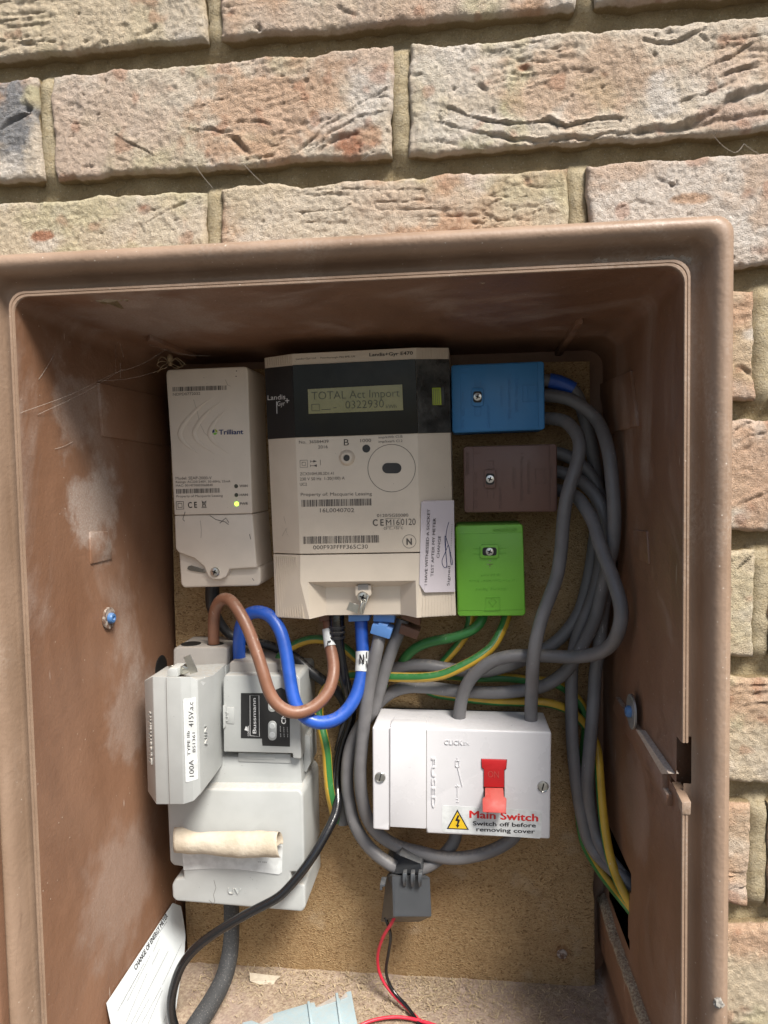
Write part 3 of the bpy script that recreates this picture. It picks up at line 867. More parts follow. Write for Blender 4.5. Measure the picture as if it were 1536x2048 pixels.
def washer(px, PP, NN, r, mat):
    c = hit(px[0], px[1], PP, NN)
    o = lathe('washer', [(0, 0.0), (r, 0.0), (r, 0.0013), (r - 0.0003, 0.0016), (0.003, 0.0016), (0, 0.0016)], c + NN * (0.0042 if px[0] > 700 else 0.0005), NN, mat, cabinet, 32)
    base = c + NN * (0.0058 if px[0] > 700 else 0.0021)
    s = lathe('screw_head', [(0.0042, 0), (0.0042, 0.002), (0.0034, 0.0033), (0.0018, 0.0035), (0.0012, 0.002), (0, 0.002)], base, NN, M_blue_screw, o, 16)
    return o
washer((1277, 1423), RP, RN, 0.0125, M_wash)
t = NT('rusty_washer')
M_rust = t.done(t.mix(t.ramp(t.noise(300, 4), 0.4, 0.6), (0.13, 0.075, 0.05, 1), (0.35, 0.30, 0.26, 1)), 0.8, t.bump(t.noise(600, 3), 0.0004))
washer((215, 1236), LP, LN, 0.0085, M_rust)
# the open door, folded back past the left edge of the frame
door = thing('cabinet_door', (-0.52, -0.03, CB), 'brown cabinet door swung wide open beside the frame edge', 'door')
bm = bmesh.new()
bm_box(bm, Vector((-0.3028 - 0.21, -0.0255, (CT + CB) / 2 - 0.006)), 0.42, 0.012, CT - CB - 0.03, bev=0.003, seg=4)
from_bm('door_panel', bm, M_cab, door)
for z in (0.0, -0.36):
    bm = bmesh.new()
    bm_lathe(bm, [(0.004, 0), (0.004, 0.04), (0, 0.04)], Vector((-0.3150, -0.0335, ZC + z)), Vector((0, 0, 1)), 12)
    from_bm('hinge', bm, M_cab, door)
# loose bits of mortar on the frame
bm = bmesh.new()
bmesh.ops.create_icosphere(bm, subdivisions=3, radius=0.0032)
for v in bm.verts:
    v.co *= 0.8 + 0.5 * float(fbm(v.co.x * 400, v.co.y * 400, v.co.z * 400 + 3))
bmesh.ops.translate(bm, vec=P(1437, 2006, -0.0205), verts=bm.verts)
tag(from_bm('mortar_crumb', bm, plain('grey_mortar', (0.27, 0.255, 0.23), 0.9)), 'small grey mortar crumb stuck on the right frame edge', 'crumb')

# ------------------------------------------------------------------ chipboard
YB = 0.190
t = NT('chipboard')
v1 = t.n('ShaderNodeTexVoronoi'); mp = t.n('ShaderNodeMapping')
dn = t.n('ShaderNodeTexNoise'); dn.inputs['Scale'].default_value = 60
t.l(t.pos.outputs['Position'], dn.inputs['Vector'])
ad = t.n('ShaderNodeVectorMath', operation='MULTIPLY_ADD')
t.l(dn.outputs['Color'], ad.inputs[0]); ad.inputs[1].default_value = (0.012, 0.012, 0.012); t.l(t.pos.outputs['Position'], ad.inputs[2])
mp.inputs['Scale'].default_value = (1, 1, 2.0)
t.l(ad.outputs[0], mp.inputs['Vector']); t.l(mp.outputs[0], v1.inputs['Vector'])
v1.inputs['Scale'].default_value = 640
sepc = t.n('ShaderNodeSeparateColor'); t.l(v1.outputs['Color'], sepc.inputs[0])
k = t.mix(sepc.outputs[0], (0.30, 0.195, 0.095, 1), (0.43, 0.305, 0.165, 1))
k = t.mix(t.ramp(sepc.outputs[1], 0.86, 0.95, 0, 0.75), k, (0.13, 0.07, 0.03, 1))
k = t.mix(t.ramp(t.noise(700, 3, 0.7, 0, (1, 1, 1.6)), 0.6, 0.72, 0, 0.55), k, (0.16, 0.09, 0.045, 1))
k = t.mix(t.ramp(t.noise(11, 4), 0.42, 0.72, 0, 0.4), k, (0.26, 0.15, 0.075, 1))
k = t.mix(t.ramp(t.noise(26, 4, off=(4, 2, 1)), 0.56, 0.76, 0, 0.5), k, (0.47, 0.39, 0.29, 1))
vd = t.n('ShaderNodeVectorMath', operation='DISTANCE')
t.l(t.pos.outputs['Position'], vd.inputs[0]); vd.inputs[1].default_value = P(1122, 1906, YB)
rs_ = t.math('ADD', vd.outputs['Value'], t.math('MULTIPLY', t.noise(250, 3), 0.012))
k = t.mix(t.ramp(rs_, 0.008, 0.018, 0.65, 0), k, (0.17, 0.075, 0.035, 1))
M_chip = t.done(k, 0.9, t.bump(t.noise(520, 4, 0.7), 0.0007, 1, t.bump(v1.outputs['Distance'], 0.0006)), 0.2)
t = NT('board_edge')
M_chip2 = t.done(t.mix(t.ramp(t.noise(400, 4), 0.4, 0.6), (0.10, 0.06, 0.03, 1), (0.26, 0.17, 0.09, 1)), 0.95)
board = thing('backing_board', (-0.08, 0.2, P(750, 1945, YB).z), 'tan chipboard panel screwed to the back of the cabinet', 'board')
bl = [(338, 742), (1180, 722), (1183, 1300), (1189, 1740), (1186, 1780), (1189, 1800), (1190, 1970), (1170, 1977), (1100, 1974), (900, 1957), (700, 1947), (520, 1938), (377, 1929), (372, 1860), (366, 1700), (348, 1200)]
bm = bmesh.new()
bm_prism(bm, [P(x, y, YB) for x, y in bl], Yk - 0.0005, bev=0.0008)
from_bm('panel', bm, M_chip, board)
c = P(1124, 1908, YB)
o = lathe('screw', [(0, 0.0006), (0.0012, 0.0006), (0.0018, 0.0012), (0.0040, 0.0010), (0.0046, 0.0)], c, NF, M_rust, board, 18)
t = NT('rust_stain')
M_stain = t.done((0.22, 0.10, 0.045, 1), 0.9)
# ------------------------------------------------------------------ device materials
M_cream = plastic('cream_plastic', (0.66, 0.58, 0.48), 0.45, 0.55, 0.5, var=0.05)
M_hub = plastic('offwhite_plastic', (0.65, 0.58, 0.50), 0.42, 0.5, 0.6, var=0.05)
M_white = plastic('white_plastic', (0.63, 0.625, 0.645), 0.30, 0.12, 0.12, 0.00002, 0.03)
M_lgrey = plastic('light_grey_plastic', (0.41, 0.425, 0.42), 0.42, 0.6, 0.5, var=0.06)
M_lgrey2 = plastic('warm_grey_plastic', (0.34, 0.32, 0.30), 0.5, 0.75, 0.5, var=0.08)
M_dgrey = plastic('dark_grey_plastic', (0.058, 0.063, 0.070), 0.36, 0.12, 0, var=0.08)
M_black = plastic('black_plastic', (0.02, 0.02, 0.021), 0.45, 0.3, 0, var=0.1)
M_bluebox = plastic('blue_plastic', (0.035, 0.20, 0.47), 0.42, 0.25, 0, var=0.05)
M_brnbox = plastic('brown_plastic', (0.145, 0.078, 0.062), 0.45, 0.25, 0, var=0.05)
M_grnbox = plastic('green_plastic', (0.17, 0.47, 0.045), 0.40, 0.2, 0, var=0.05)
M_bluecap = plastic('light_blue_plastic', (0.10, 0.24, 0.56), 0.4, 0.2, 0, var=0.05)
M_browncap = plastic('chocolate_plastic', (0.13, 0.06, 0.035), 0.5, 0.2, 0, var=0.05)
M_red = plastic('red_plastic', (0.55, 0.018, 0.022), 0.32, 0.1, 0, var=0.05)
M_pinkred = plastic('faded_red_plastic', (0.52, 0.075, 0.06), 0.40, 0.1, 0, var=0.06)
M_paleblue = plastic('pale_blue_grey_plastic', (0.33, 0.43, 0.47), 0.42, 0.3, 0.2, var=0.04)
M_ink = plain('dark_ink', (0.025, 0.022, 0.024), 0.6, spec=0.2)
M_grayink = plain('grey_ink', (0.115, 0.10, 0.09), 0.6, spec=0.2)
M_navy = plain('navy_ink', (0.015, 0.03, 0.12), 0.6)
M_redink = plain('red_ink', (0.60, 0.02, 0.02), 0.5)
M_whiteink = plain('white_ink', (0.72, 0.72, 0.72), 0.5)
M_steel = plain('bright_steel', (0.62, 0.61, 0.58), 0.28, 1.0)
M_foil = plain('seal_metal', (0.50, 0.49, 0.44), 0.33, 0.9)
M_hole = plain('dark_recess', (0.012, 0.012, 0.012), 0.6)
M_paper = plastic('paper', (0.62, 0.57, 0.61), 0.7, 0.15, 0.1, var=0.03)
M_label = plain('label_white', (0.62, 0.64, 0.64), 0.4)
t = NT('glossy_window')
M_gloss = t.done(t.mix(t.ramp(t.noise(20, 4), 0.45, 0.75), (0.006, 0.006, 0.007, 1), (0.022, 0.020, 0.019, 1)), t.ramp(t.noise(30, 5, 0.65), 0.4, 0.75, 0.06, 0.24), t.bump(t.noise(9, 2), 0.0015), 0.22)
t = NT('dusty_window')
M_dusty = t.done(t.mix(t.ramp(t.noise(60, 5, 0.7), 0.35, 0.75), (0.018, 0.020, 0.020, 1), (0.095, 0.098, 0.095, 1)), t.ramp(t.noise(80, 4), 0.3, 0.7, 0.25, 0.5), t.bump(t.noise(120, 3), 0.0006))
t = NT('lcd')
M_lcd = t.done(t.mix(t.ramp(t.noise(25, 3), 0.35, 0.7), (0.19, 0.18, 0.065, 1), (0.27, 0.25, 0.11, 1)), 0.16, None, 0.5, coat=0.5)
M_lcdink = plain('lcd_segment', (0.055, 0.055, 0.022), 0.3)
t = NT('lit_led')
t.b.inputs['Emission Color'].default_value = (0.45, 1.0, 0.04, 1)
t.b.inputs['Emission Strength'].default_value = 2.2
M_led = t.done((0.4, 0.8, 0.05, 1), 0.3)
M_leddark = plain('unlit_led', (0.05, 0.055, 0.04), 0.3)
M_lime = plastic('lime_button', (0.30, 0.38, 0.02), 0.4, 0.1, 0)

def screw(px, Y, r, parent, mat=M_steel, cross=True, name='screw'):
    c = P(px[0], px[1], Y)
    o = lathe(name, [(0, 0.0012), (r * 0.25, 0.0012), (r * 0.3, 0.0020), (r * 0.85, 0.0016), (r, 0.0008), (r, -0.001)], c, NF, mat, parent, 18)
    if cross:
        bm = bmesh.new()
        for an in (0.4, 0.4 + math.pi / 2):
            bm_box(bm, c + NF * 0.0017, r * 1.1, 0.0006, r * 0.24, Matrix.Rotation(an, 3, 'Y'))
        from_bm('slot', bm, M_hole, o, smooth=None)
    return o
def loc_at(px, Y): return P(px[0], px[1], Y)

# ------------------------------------------------------------------ electricity meter
meter = thing('electricity_meter', loc_at((731, 1232), 0.16), 'cream electricity meter with black display band, barcodes and wire-sealed lower cover', 'electricity meter')
YM, YMs = 0.122, 0.139
def strip_body(name, cols, yback, mat, parent, bev=0.0008, seg=2):
    """solid whose front is a run of facets: cols = ((x,y) top, (x,y) bottom, Y)"""
    bm = bmesh.new()
    T = [P(*a, y) for a, b, y in cols]; B = [P(*b, y) for a, b, y in cols]
    Tb = [Vector((T[0].x, yback, T[0].z)), Vector((T[-1].x, yback, T[-1].z))]
    Bb = [Vector((B[0].x, yback, B[0].z)), Vector((B[-1].x, yback, B[-1].z))]
    v = lambda q: bm.verts.new(q)
    T = [v(q) for q in T]; B = [v(q) for q in B]; Tb = [v(q) for q in Tb]; Bb = [v(q) for q in Bb]
    for i in range(len(T) - 1): bm.faces.new((T[i], T[i + 1], B[i + 1], B[i]))
    bm.faces.new(T + [Tb[1], Tb[0]]); bm.faces.new(B + [Bb[1], Bb[0]])
    bm.faces.new((T[0], B[0], Bb[0], Tb[0])); bm.faces.new((T[-1], B[-1], Bb[1], Tb[1]))
    bk = bm.faces.new((Tb[0], Tb[1], Bb[1], Bb[0]))
    bmesh.ops.recalc_face_normals(bm, faces=bm.faces[:])
    if bev:
        sb = set(bk.edges)
        bmesh.ops.bevel(bm, geom=[e for e in bm.edges if e not in sb], offset=bev, segments=seg, profile=0.5, affect='EDGES', clamp_overlap=True)
    return from_bm(name, bm, mat, parent)
strip_body('upper_body', [(cM(66, 125), cM(129, 1504), YMs), (cM(262, 97), cM(318, 1511), YM), (cM(1135, 53), cM(1163, 1497), YM), (cM(1368, 53), cM(1399, 1497), YMs)], YB - 0.0005, M_cream, meter, 0.0006)
# lower terminal cover with its recess
bm = bmesh.new()
mp_ = lambda x, y, Y: bm.verts.new(P(*cM(x, y), Y))
tl, t1, t2, tr = mp_(130, 1513, YMs), mp_(320, 1519, YM), mp_(1164, 1505, YM), mp_(1400, 1505, YMs)
bl_, b1_, b2_, br_ = mp_(145, 1957, YMs), mp_(385, 1971, YM), mp_(1141, 1961, YM), mp_(1419, 1944, YMs)
r1, r2 = mp_(373, 1709, YM), mp_(1135, 1699, YM)
i1, i2, i3, i4 = mp_(498, 1748, YM + .014), mp_(1024, 1738, YM + .014), mp_(1028, 1936, YM + .014), mp_(500, 1943, YM + .014)
e1, e2 = mp_(320, 1709, YM), mp_(1164, 1699, YM)
bb = [bm.verts.new(Vector((q.co.x, YB - 0.0005, q.co.z))) for q in (tl, tr, br_, bl_)]
for fc in ((tl, t1, e1, b1_, bl_), (t1, t2, e2, r2, r1, e1), (t2, tr, br_, b2_, e2), (e1, r1, b1_), (r2, e2, b2_), (r1, r2, i2, i1), (r1, i1, i4, b1_), (r2, b2_, i3, i2), (i1, i2, i3, i4),
           (tl, t1, t2, tr, bb[1], bb[0]), (tl, bl_, bb[3], bb[0]), (tr, br_, bb[2], bb[1]), (bl_, b1_, i4, i3, b2_, br_, bb[2], bb[3]), tuple(bb)):
    bm.faces.new(fc)
bmesh.ops.recalc_face_normals(bm, faces=bm.faces[:])
cov = from_bm('terminal_cover', bm, M_cream, meter, smooth=0.3)
# fine vertical ribbing on the sloped sides
def ribs(quads, n, parent):
    bm = bmesh.new()
    for (A, B, C_, D, u0, u1, v0, v1) in quads:
        A, B, C_, D = (P(*cM(*a[:2]), a[2]) for a in (A, B, C_, D))
        bl3 = lambda u, v: (A.lerp(B, u)).lerp(D.lerp(C_, u), v)
        for i in range(n):
            u = u0 + (u1 - u0) * (i + 0.5) / n; hw = 0.27 * (u1 - u0) / n
            pts = [bl3(u - hw, v0), bl3(u + hw, v0), bl3(u + hw, v1), bl3(u - hw, v1)]
            bm_prism(bm, [q + Vector((0, -0.0009, 0)) for q in pts], back=[q + Vector((0, 0.0008, 0)) for q in pts])
    return tag(from_bm('ribbing', bm, M_cream, parent, smooth=None), kind='stuff')
ribs([((66, 125, YMs), (262, 97, YM), (318, 1511, YM), (129, 1504, YMs), 0.05, 0.92, 0.004, 0.050), ((1135, 53, YM), (1368, 53, YMs), (1399, 1497, YMs), (1163, 1497, YM), 0.03, 0.96, 0.004, 0.053),
      ((130, 1513, YMs), (320, 1519, YM), (385, 1971, YM), (145, 1957, YMs), 0.05, 0.86, 0.02, 0.985), ((1164, 1505, YM), (1400, 1505, YMs), (1419, 1944, YMs), (1141, 1961, YM), 0.12, 0.96, 0.02, 0.985)], 11, meter)
def facet_panel(name, tl_, tr_, br__, bl__, Yl, Yr, mat, th=0.0008):
    bm = bmesh.new()
    q = [P(*cM(*tl_), Yl), P(*cM(*tr_), Yr), P(*cM(*br__), Yr), P(*cM(*bl__), Yl)]
    bm_prism(bm, [v + Vector((0, -th, 0)) for v in q], back=[v + Vector((0, 0.0005, 0)) for v in q], bev=0.0002, seg=1)
    return from_bm(name, bm, mat, meter, smooth=None)
facet_panel('side_band', (69, 201), (264, 180), (286, 689), (93, 701), YMs, YM, M_black)
win = facet_panel('display_window', (266, 179), (1134, 136), (1151, 659), (287, 689), YM, YM, M_gloss, 0.0012)
sb = facet_panel('side_band', (1136, 136), (1371, 136), (1385, 654), (1153, 659), YM, YMs, M_dusty)
YW = YM - 0.0012
lcd = prism('lcd', [cM(372, 347), cM(1040, 313), cM(1047, 495), cM(378, 522)], YW - 0.0003, YW + 0.0005, M_lcd, meter, 0.0001, 1)
YL = YW - 0.0003
text('TOTAL Act Import', cM(400, 422), cM(1022, 400), 16, YL, M_lcdink, meter, bold=-0.012)
text('0322930', cM(640, 485), cM(910, 476), 16, YL, M_lcdink, meter, bold=-0.012)
text('kWh', cM(925, 482), cM(1000, 480), 7, YL, M_lcdink, meter)
lines('lcd_symbol', [[cM(400, 455), cM(455, 453), cM(457, 498), cM(402, 500), cM(400, 455)], [cM(470, 492), cM(535, 489)], [cM(555, 478), cM(575, 477)]], 1.2, YL, M_lcdink, meter)
def facet(a, b, c, ya, yb):
    A, B, C_ = P(*cM(*a), ya), P(*cM(*b), yb), P(*cM(*c), ya)
    n = (B - A).cross(C_ - A).normalized()
    return A, (n if n.y < 0 else -n)
fA, fN = facet((69, 201), (264, 180), (93, 701), YMs, YM)
def FT(s, a, b, h, m, **kw): return text3(s, hit(*cM(*a), fA, fN), hit(*cM(*b), fA, fN), h * 0.58 / F, fN, m, meter, **kw)
def FL(name, segs, r, m, lift):
    bm = bmesh.new()
    for sg_ in segs: bm_tube(bm, [hit(*cM(*p), fA, fN) + fN * lift for p in sg_], r, n=4, step=0.004)
    return tag(from_bm(name, bm, m, meter), kind='stuff')
FT('Landis', (97, 425), (222, 418), 10, M_whiteink, lift=0.0012)
FT('Gyr', (165, 467), (220, 464), 10, M_whiteink, lift=0.0012)
FL('logo_stroke', [[(160, 435), (162, 520)], [(220, 430), (248, 428)], [(233, 413), (235, 445)]], 0.0003, M_whiteink, 0.0011)
q = cM(1258, 397)
prism('button_frame', [cM(1188, 335), cM(1335, 331), cM(1340, 463), cM(1192, 466)], YMs - .0085, YMs, M_black, meter, 0.0004)
bt = prism('button', [cM(1194, 338), cM(1312, 335), cM(1318, 458), cM(1198, 461)], YMs - .0100, YMs - .004, M_lime, meter, 0.0004)
lines('button_groove', [[cM(1194 + i * 13, 345), cM(1198 + i * 13, 455)] for i in range(1, 9)], 1.0, YMs - .0100, M_grayink, meter, lift=0.00015)
# printing
T_ = lambda s, a, b, h, m=M_grayink, **kw: text(s, cM(*a), cM(*b), h, YM, m, meter, **kw)
T_('Landis+Gyr Ltd', (290, 141), (430, 133), 3.6)
T_('Peterborough, PE6 8FB, UK', (463, 132), (710, 122), 3.6)
T_('Landis+Gyr E470', (808, 116), (1115, 103), 6.6, M_ink, bold=0.02)
T_('No.  36584439', (312, 732), (520, 726), 6.2)
T_('2016', (447, 767), (514, 764), 6.2)
T_('B', (628, 745), (663, 745), 13, M_ink, bold=-0.005)
T_('1000', (745, 722), (820, 720), 6.6)
T_('imp/kWh Cl.B', (873, 696), (1042, 690), 5)
T_('imp/kvarh Cl.2', (873, 726), (1042, 720), 5)
T_('ZCX310HU0L2D1.41', (318, 956), (556, 951), 5.8)
T_('230 V 50 Hz  1-20(100) A', (318, 993), (634, 985), 6.2)
T_('UC2', (318, 1030), (367, 1029), 6.2)
T_('Property of: Macquarie Leasing', (324, 1102), (826, 1096), 6.6)
barcode(cM(330, 1178), cM(822, 1168), 14, YM, M_grayink, meter, 52, 3)
T_('16L0040702', (460, 1217), (700, 1215), 8.2)
T_('0120/SGS0080', (862, 1250), (1083, 1247), 6.2)
T_('C E', (832, 1312), (910, 1310), 13, M_grayink, bold=0.03)
T_('M16', (927, 1308), (1022, 1306), 11.5)
T_('0120', (1032, 1307), (1135, 1305), 13)
lines('mark_box', [[cM(924, 1260), cM(1026, 1258), cM(1027, 1313), cM(925, 1315), cM(924, 1260)]], 0.7, YM, M_grayink, meter)
T_('-25°C...+55°C', (903, 1338), (1046, 1335), 5)
barcode(cM(342, 1440), cM(876, 1430), 15, YM, M_grayink, meter, 60, 8)
T_('000F93FFFF365C30', (412, 1478), (798, 1472), 8.2)
T_('N', (1070, 1446), (1110, 1445), 13, M_grayink, bold=0.05)
ring = lambda cx, cy, r: [cM(cx + r * math.cos(a * math.pi / 18), cy + r * math.sin(a * math.pi / 18)) for a in range(37)]
lines('mark_ring', [ring(1090, 1422, 47)], 0.9, YM, M_grayink, meter)
lines('optical_port_ring', [ring(965, 905, 168)], 1.0, YM, M_grayink, meter)
lines('printed_symbol', [[cM(318, 850), cM(370, 848), cM(371, 898), cM(319, 900), cM(318, 850)], [cM(332, 864), cM(357, 863), cM(358, 885), cM(333, 886), cM(332, 864)],
      [cM(392, 857), cM(436, 856)], [cM(392, 888), cM(436, 887)], [cM(462, 846), cM(462, 884)], [cM(392, 850), cM(392, 866)], [cM(392, 880), cM(392, 896)]], 0.9, YM, M_grayink, meter)
flat('printed_arrow', [cM(412, 848), cM(437, 856), cM(412, 865)], YM, M_grayink, meter)
flat('printed_arrow', [cM(437, 878), cM(412, 887), cM(437, 897)], YM, M_grayink, meter)
def slot(name, cx, cy, rx, ry, mat, Y, d=0.0004):
    pts = []
    for i in range(9): pts.append((cx + rx - ry + ry * math.sin(math.pi * i / 8), cy - ry * math.cos(math.pi * i / 8)))
    for i in range(9): pts.append((cx - rx + ry - ry * math.sin(math.pi * i / 8), cy + ry * math.cos(math.pi * i / 8)))
    return prism(name, [cM(*p) for p in pts], Y - d, Y + 0.001, mat, meter, 0.0001, 1)
slot('optical_port', 966, 905, 68, 37, M_black, YM)
lathe('push_button', [(0.0, 0.0024), (0.0026, 0.0024), (0.0026, 0.0030), (0.0042, 0.0030), (0.0056, 0.0016), (0.0064, 0.0)], P(*cM(650, 832), YM), NF, M_cream, meter, 28)
lathe('button_pin', [(0, 0.0034), (0.0024, 0.0034), (0.0026, 0.0022)], P(*cM(651, 834), YM), NF, M_black, meter, 20)
lathe('pulse_led', [(0, 0.0004), (0.0031, 0.0004), (0.0031, -0.0005)], P(*cM(786, 767), YM), NF, M_black, meter, 20)
# pencil scribble and the witness sticker
FL('pencil_mark', [[(205, 1245), (215, 1290), (222, 1300)], [(195, 1385), (225, 1320), (235, 1330), (215, 1360), (260, 1410)], [(215, 1330), (240, 1400), (270, 1345)], [(255, 1400), (300, 1450)]], 0.00013, M_grayink, 0.0002)
YSt = YM + 0.0003
bm = bmesh.new()
stp = [(1192, 1133, 0), (1405, 1131, 1), (1413, 1776, 1), (1200, 1780, 0), (1162, 1722, 0), (1176, 1145, 0)]
q = [P(*cM(x, y), YM + 0.0010 + u * 0.0145) + Vector((0, -0.0018, 0)) for x, y, u in stp]
bm_prism(bm, q, back=[v + Vector((0, 0.0012, 0)) for v in q])
stk = from_bm('witness_sticker', bm, M_paper, meter, smooth=None)
stk['label'] = 'white paper sticker with signed socket test statement'
sn = (q[1] - q[0]).cross(q[0] - q[3]).normalized()
if sn.y > 0: sn = -sn
def TS(s, a, b, h, m=M_ink, **kw):
    f_ = lambda c: hit(*cM(*c), q[0], sn)
    return text3(s, f_(a), f_(b), h * (YM + DC) / F, sn, m, stk, **kw)
TS('I HAVE WITNESSED A SOCKET', (1214, 1730), (1236, 1195), 6.2)
TS('TEST AFTER MY METER', (1258, 1670), (1276, 1258), 6.2)
TS('CHANGE', (1300, 1540), (1312, 1385), 6.2)
TS('Signed........................', (1372, 1735), (1392, 1300), 6.2)
bm = bmesh.new()
sg = [hit(*cM(*c), q[0], sn) + sn * 0.0004 for c in ((1368, 1285), (1350, 1350), (1345, 1480), (1355, 1600), (1335, 1610), (1315, 1560), (1345, 1500), (1365, 1440), (1385, 1590), (1395, 1570), (1340, 1380), (1355, 1610))]
bm_tube(bm, sg, 0.00022, n=5, step=0.002)
from_bm('signature', bm, M_navy, stk)
# seal screw in the recess
prism('screw_boss', [cM(708, 1738), cM(818, 1733), cM(822, 1800), cM(800, 1815), cM(795, 1850), cM(735, 1853), cM(726, 1815), cM(708, 1805)], YM + .006, YM + .0135, M_cream, meter, 0.0005)
prism('boss_window', [cM(724, 1728), cM(800, 1725), cM(802, 1765), cM(726, 1768)], YM + .0058, YM + .012, M_lgrey2, meter, 0.0003)
sc_ = screw(cM(762, 1815), YM + .0052, 0.0046, meter)
prism('seal_tag', [cM(668, 1850), cM(735, 1872), cM(722, 1932), cM(645, 1905)], YM + .0015, YM + .0022, M_foil, meter, 0.0001, 1)
bm = bmesh.new()
bm_tube(bm, [P(*cM(x, y), YM + d) for x, y, d in ((748, 1935, .001), (752, 1880, .001), (765, 1850, .002), (778, 1845, .004))], 0.0014, n=8)
bm_tube(bm, [P(*cM(x, y), YM + d) for x, y, d in ((740, 1925, .000), (742, 1895, .000), (758, 1862, .001), (745, 1835, .003))], 0.0008, n=8)
bm_tube(bm, [P(*cM(x, y), YM + d) for x, y, d in ((762, 1930, .000), (768, 1890, .000), (788, 1850, .001), (800, 1800, .003))], 0.0007, n=8)
from_bm('seal_wire', bm, M_foil, meter)
# terminal caps under the meter
prism('terminal_cap', [cK(395, 540), cK(690, 540), cK(686, 640), cK(397, 655)], 0.143, 0.160, M_bluecap, meter, 0.0006)
prism('terminal_cap', [cK(745, 535), cK(1042, 535), cK(1036, 668), cK(742, 650)], 0.145, 0.162, M_bluecap, meter, 0.0006)
prism('terminal_cap', [cK(1135, 540), cK(1400, 590), cK(1395, 715), cK(1125, 600)], 0.149, 0.165, M_browncap, meter, 0.0006)
prism('terminal_cap', [cK(-20, 545), cK(130, 545), cK(140, 640), cK(-10, 650)], 0.150, 0.166, M_browncap, meter, 0.0006)

# ------------------------------------------------------------------ communications hub
hub = thing('communications_hub', loc_at((440, 1172), 0.16), 'tall off-white communications hub with chevron ridges and glowing green light', 'smart meter hub')
YH = 0.141
outl = [cH(x, y) for x, y in ((118, 185), (123, 158), (140, 146), (700, 122), (720, 128), (730, 152), (745, 690), (762, 1218), (180, 1230), (152, 690))]
hb = prism('upper_case', outl, YH, YB - 0.0005, M_hub, hub, 0.0024, 4)
outl2 = [cH(x, y) for x, y in ((181, 1234), (763, 1222), (795, 1600), (800, 1620), (590, 1632), (565, 1690), (520, 1712), (460, 1708), (430, 1680), (400, 1610), (330, 1550), (215, 1510), (190, 1480))]
prism('lower_cover', outl2, YH, YB - 0.0005, M_hub, hub, 0.0014, 3)
prism('screw_shelf', [cH(x, y) for x, y in ((214, 1500), (800, 1605), (825, 1625), (824, 1735), (805, 1757), (250, 1770), (228, 1745))], YH + 0.006, YB - 0.0008, M_hub, hub, 0.0022, 3)
screw(cH(485, 1652), YH - 0.0002, 0.0040, hub)
M_seal = plain('dull_seal_metal', (0.20, 0.20, 0.18), 0.4, 0.8)
prism('seal_tag', [cH(284, 1610), cH(305, 1605), cH(412, 1640), cH(405, 1660), cH(300, 1642), cH(276, 1630)], YH + 0.0045, YH + 0.0056, M_seal, hub, 0.0001, 1)
tube('seal_wire', [P(*cH(x, y), YH + .001) for x, y in ((400, 1645), (440, 1640), (485, 1612), (525, 1650), (575, 1662))], 0.0005, M_foil, hub, n=6)
for pts in (((480, 340), (350, 440), (245, 560), (215, 630), (265, 700), (375, 778)), ((535, 378), (420, 470), (345, 570), (320, 630), (365, 690), (490, 778)), ((570, 445), (500, 510), (455, 580), (437, 635), (480, 690), (600, 780))):
    rr_ = [0.0002, 0.0012, 0.0020, 0.0022, 0.0015, 0.0002]
    bm = bmesh.new()
    S_ = bm_tube(bm, [P(*cH(*p), YH) for p in pts], rr_, n=10)
    for v in bm.verts: v.co.y = YH + (v.co.y - YH) * 0.32
    from_bm('chevron_ridge', bm, M_hub, hub, smooth=1.2)
TH = lambda s, a, b, h, m=M_ink, **kw: text(s, cH(*a), cH(*b), h, YH, m, hub, **kw)
barcode(cH(170, 309), cH(570, 297), 9, YH, M_grayink, hub, 44, 5)
TH('NDPD0772032', (172, 341), (375, 333), 5.6, M_grayink)
TH('Trilliant', (513, 630), (696, 626), 10, M_navy, bold=0.03)
flat('logo_leaf', [cH(464, 600), cH(480, 588), cH(482, 612), cH(466, 620)], YH, M_navy, hub)
flat('logo_leaf', [cH(484, 587), cH(502, 600), cH(503, 616), cH(486, 608)], YH, M_lime, hub)
flat('logo_leaf', [cH(468, 624), cH(486, 613), cH(502, 622), cH(485, 634)], YH, M_grnbox, hub)
TH('Model: SEAP-2000-V', (192, 966), (460, 962), 6, M_grayink)
TH('Ratings: AC220-240V, 50-60Hz, 25mA', (193, 991), (600, 985), 4.6, M_grayink)
TH('MAC: 0014770003068840', (194, 1018), (468, 1013), 4.6, M_grayink)
barcode(cH(196, 1070), cH(520, 1062), 9.5, YH, M_grayink, hub, 46, 9)
TH('Property of Macquarie Leasing', (198, 1098), (543, 1092), 4.8, M_grayink)
TH('C E', (284, 1176), (352, 1173), 12, M_ink, bold=0.03)
lines('printed_symbol', [[cH(195, 1130), cH(250, 1128), cH(252, 1184), cH(197, 1186), cH(195, 1130)], [cH(208, 1142), cH(238, 1141), cH(240, 1172), cH(210, 1173), cH(208, 1142)],
      [cH(386, 1122), cH(418, 1166)], [cH(420, 1122), cH(388, 1166)], [cH(390, 1132), cH(418, 1131), cH(412, 1164), cH(394, 1165), cH(390, 1132)], [cH(384, 1174), cH(422, 1173)]], 1.2, YH, M_ink, hub)
for (x, y), s, m in (((641, 1014), 'WAN', M_leddark), ((643, 1080), 'HAN', M_leddark), ((645, 1146), 'PWR', M_led)):
    lathe('status_light', [(0, 0.0006), (0.0012, 0.0005), (0.0017, 0.0)], P(*cH(x, y), YH), NF, m, hub, 16)
    TH(s, (x + 26, y + 8), (x + 86, y + 6), 5.2, M_ink, bold=0.01)
lathe('air_hole', [(0, 0.0001), (0.0005, 0.0001)], P(*cH(644, 156), YH), NF, M_hole, hub, 8)
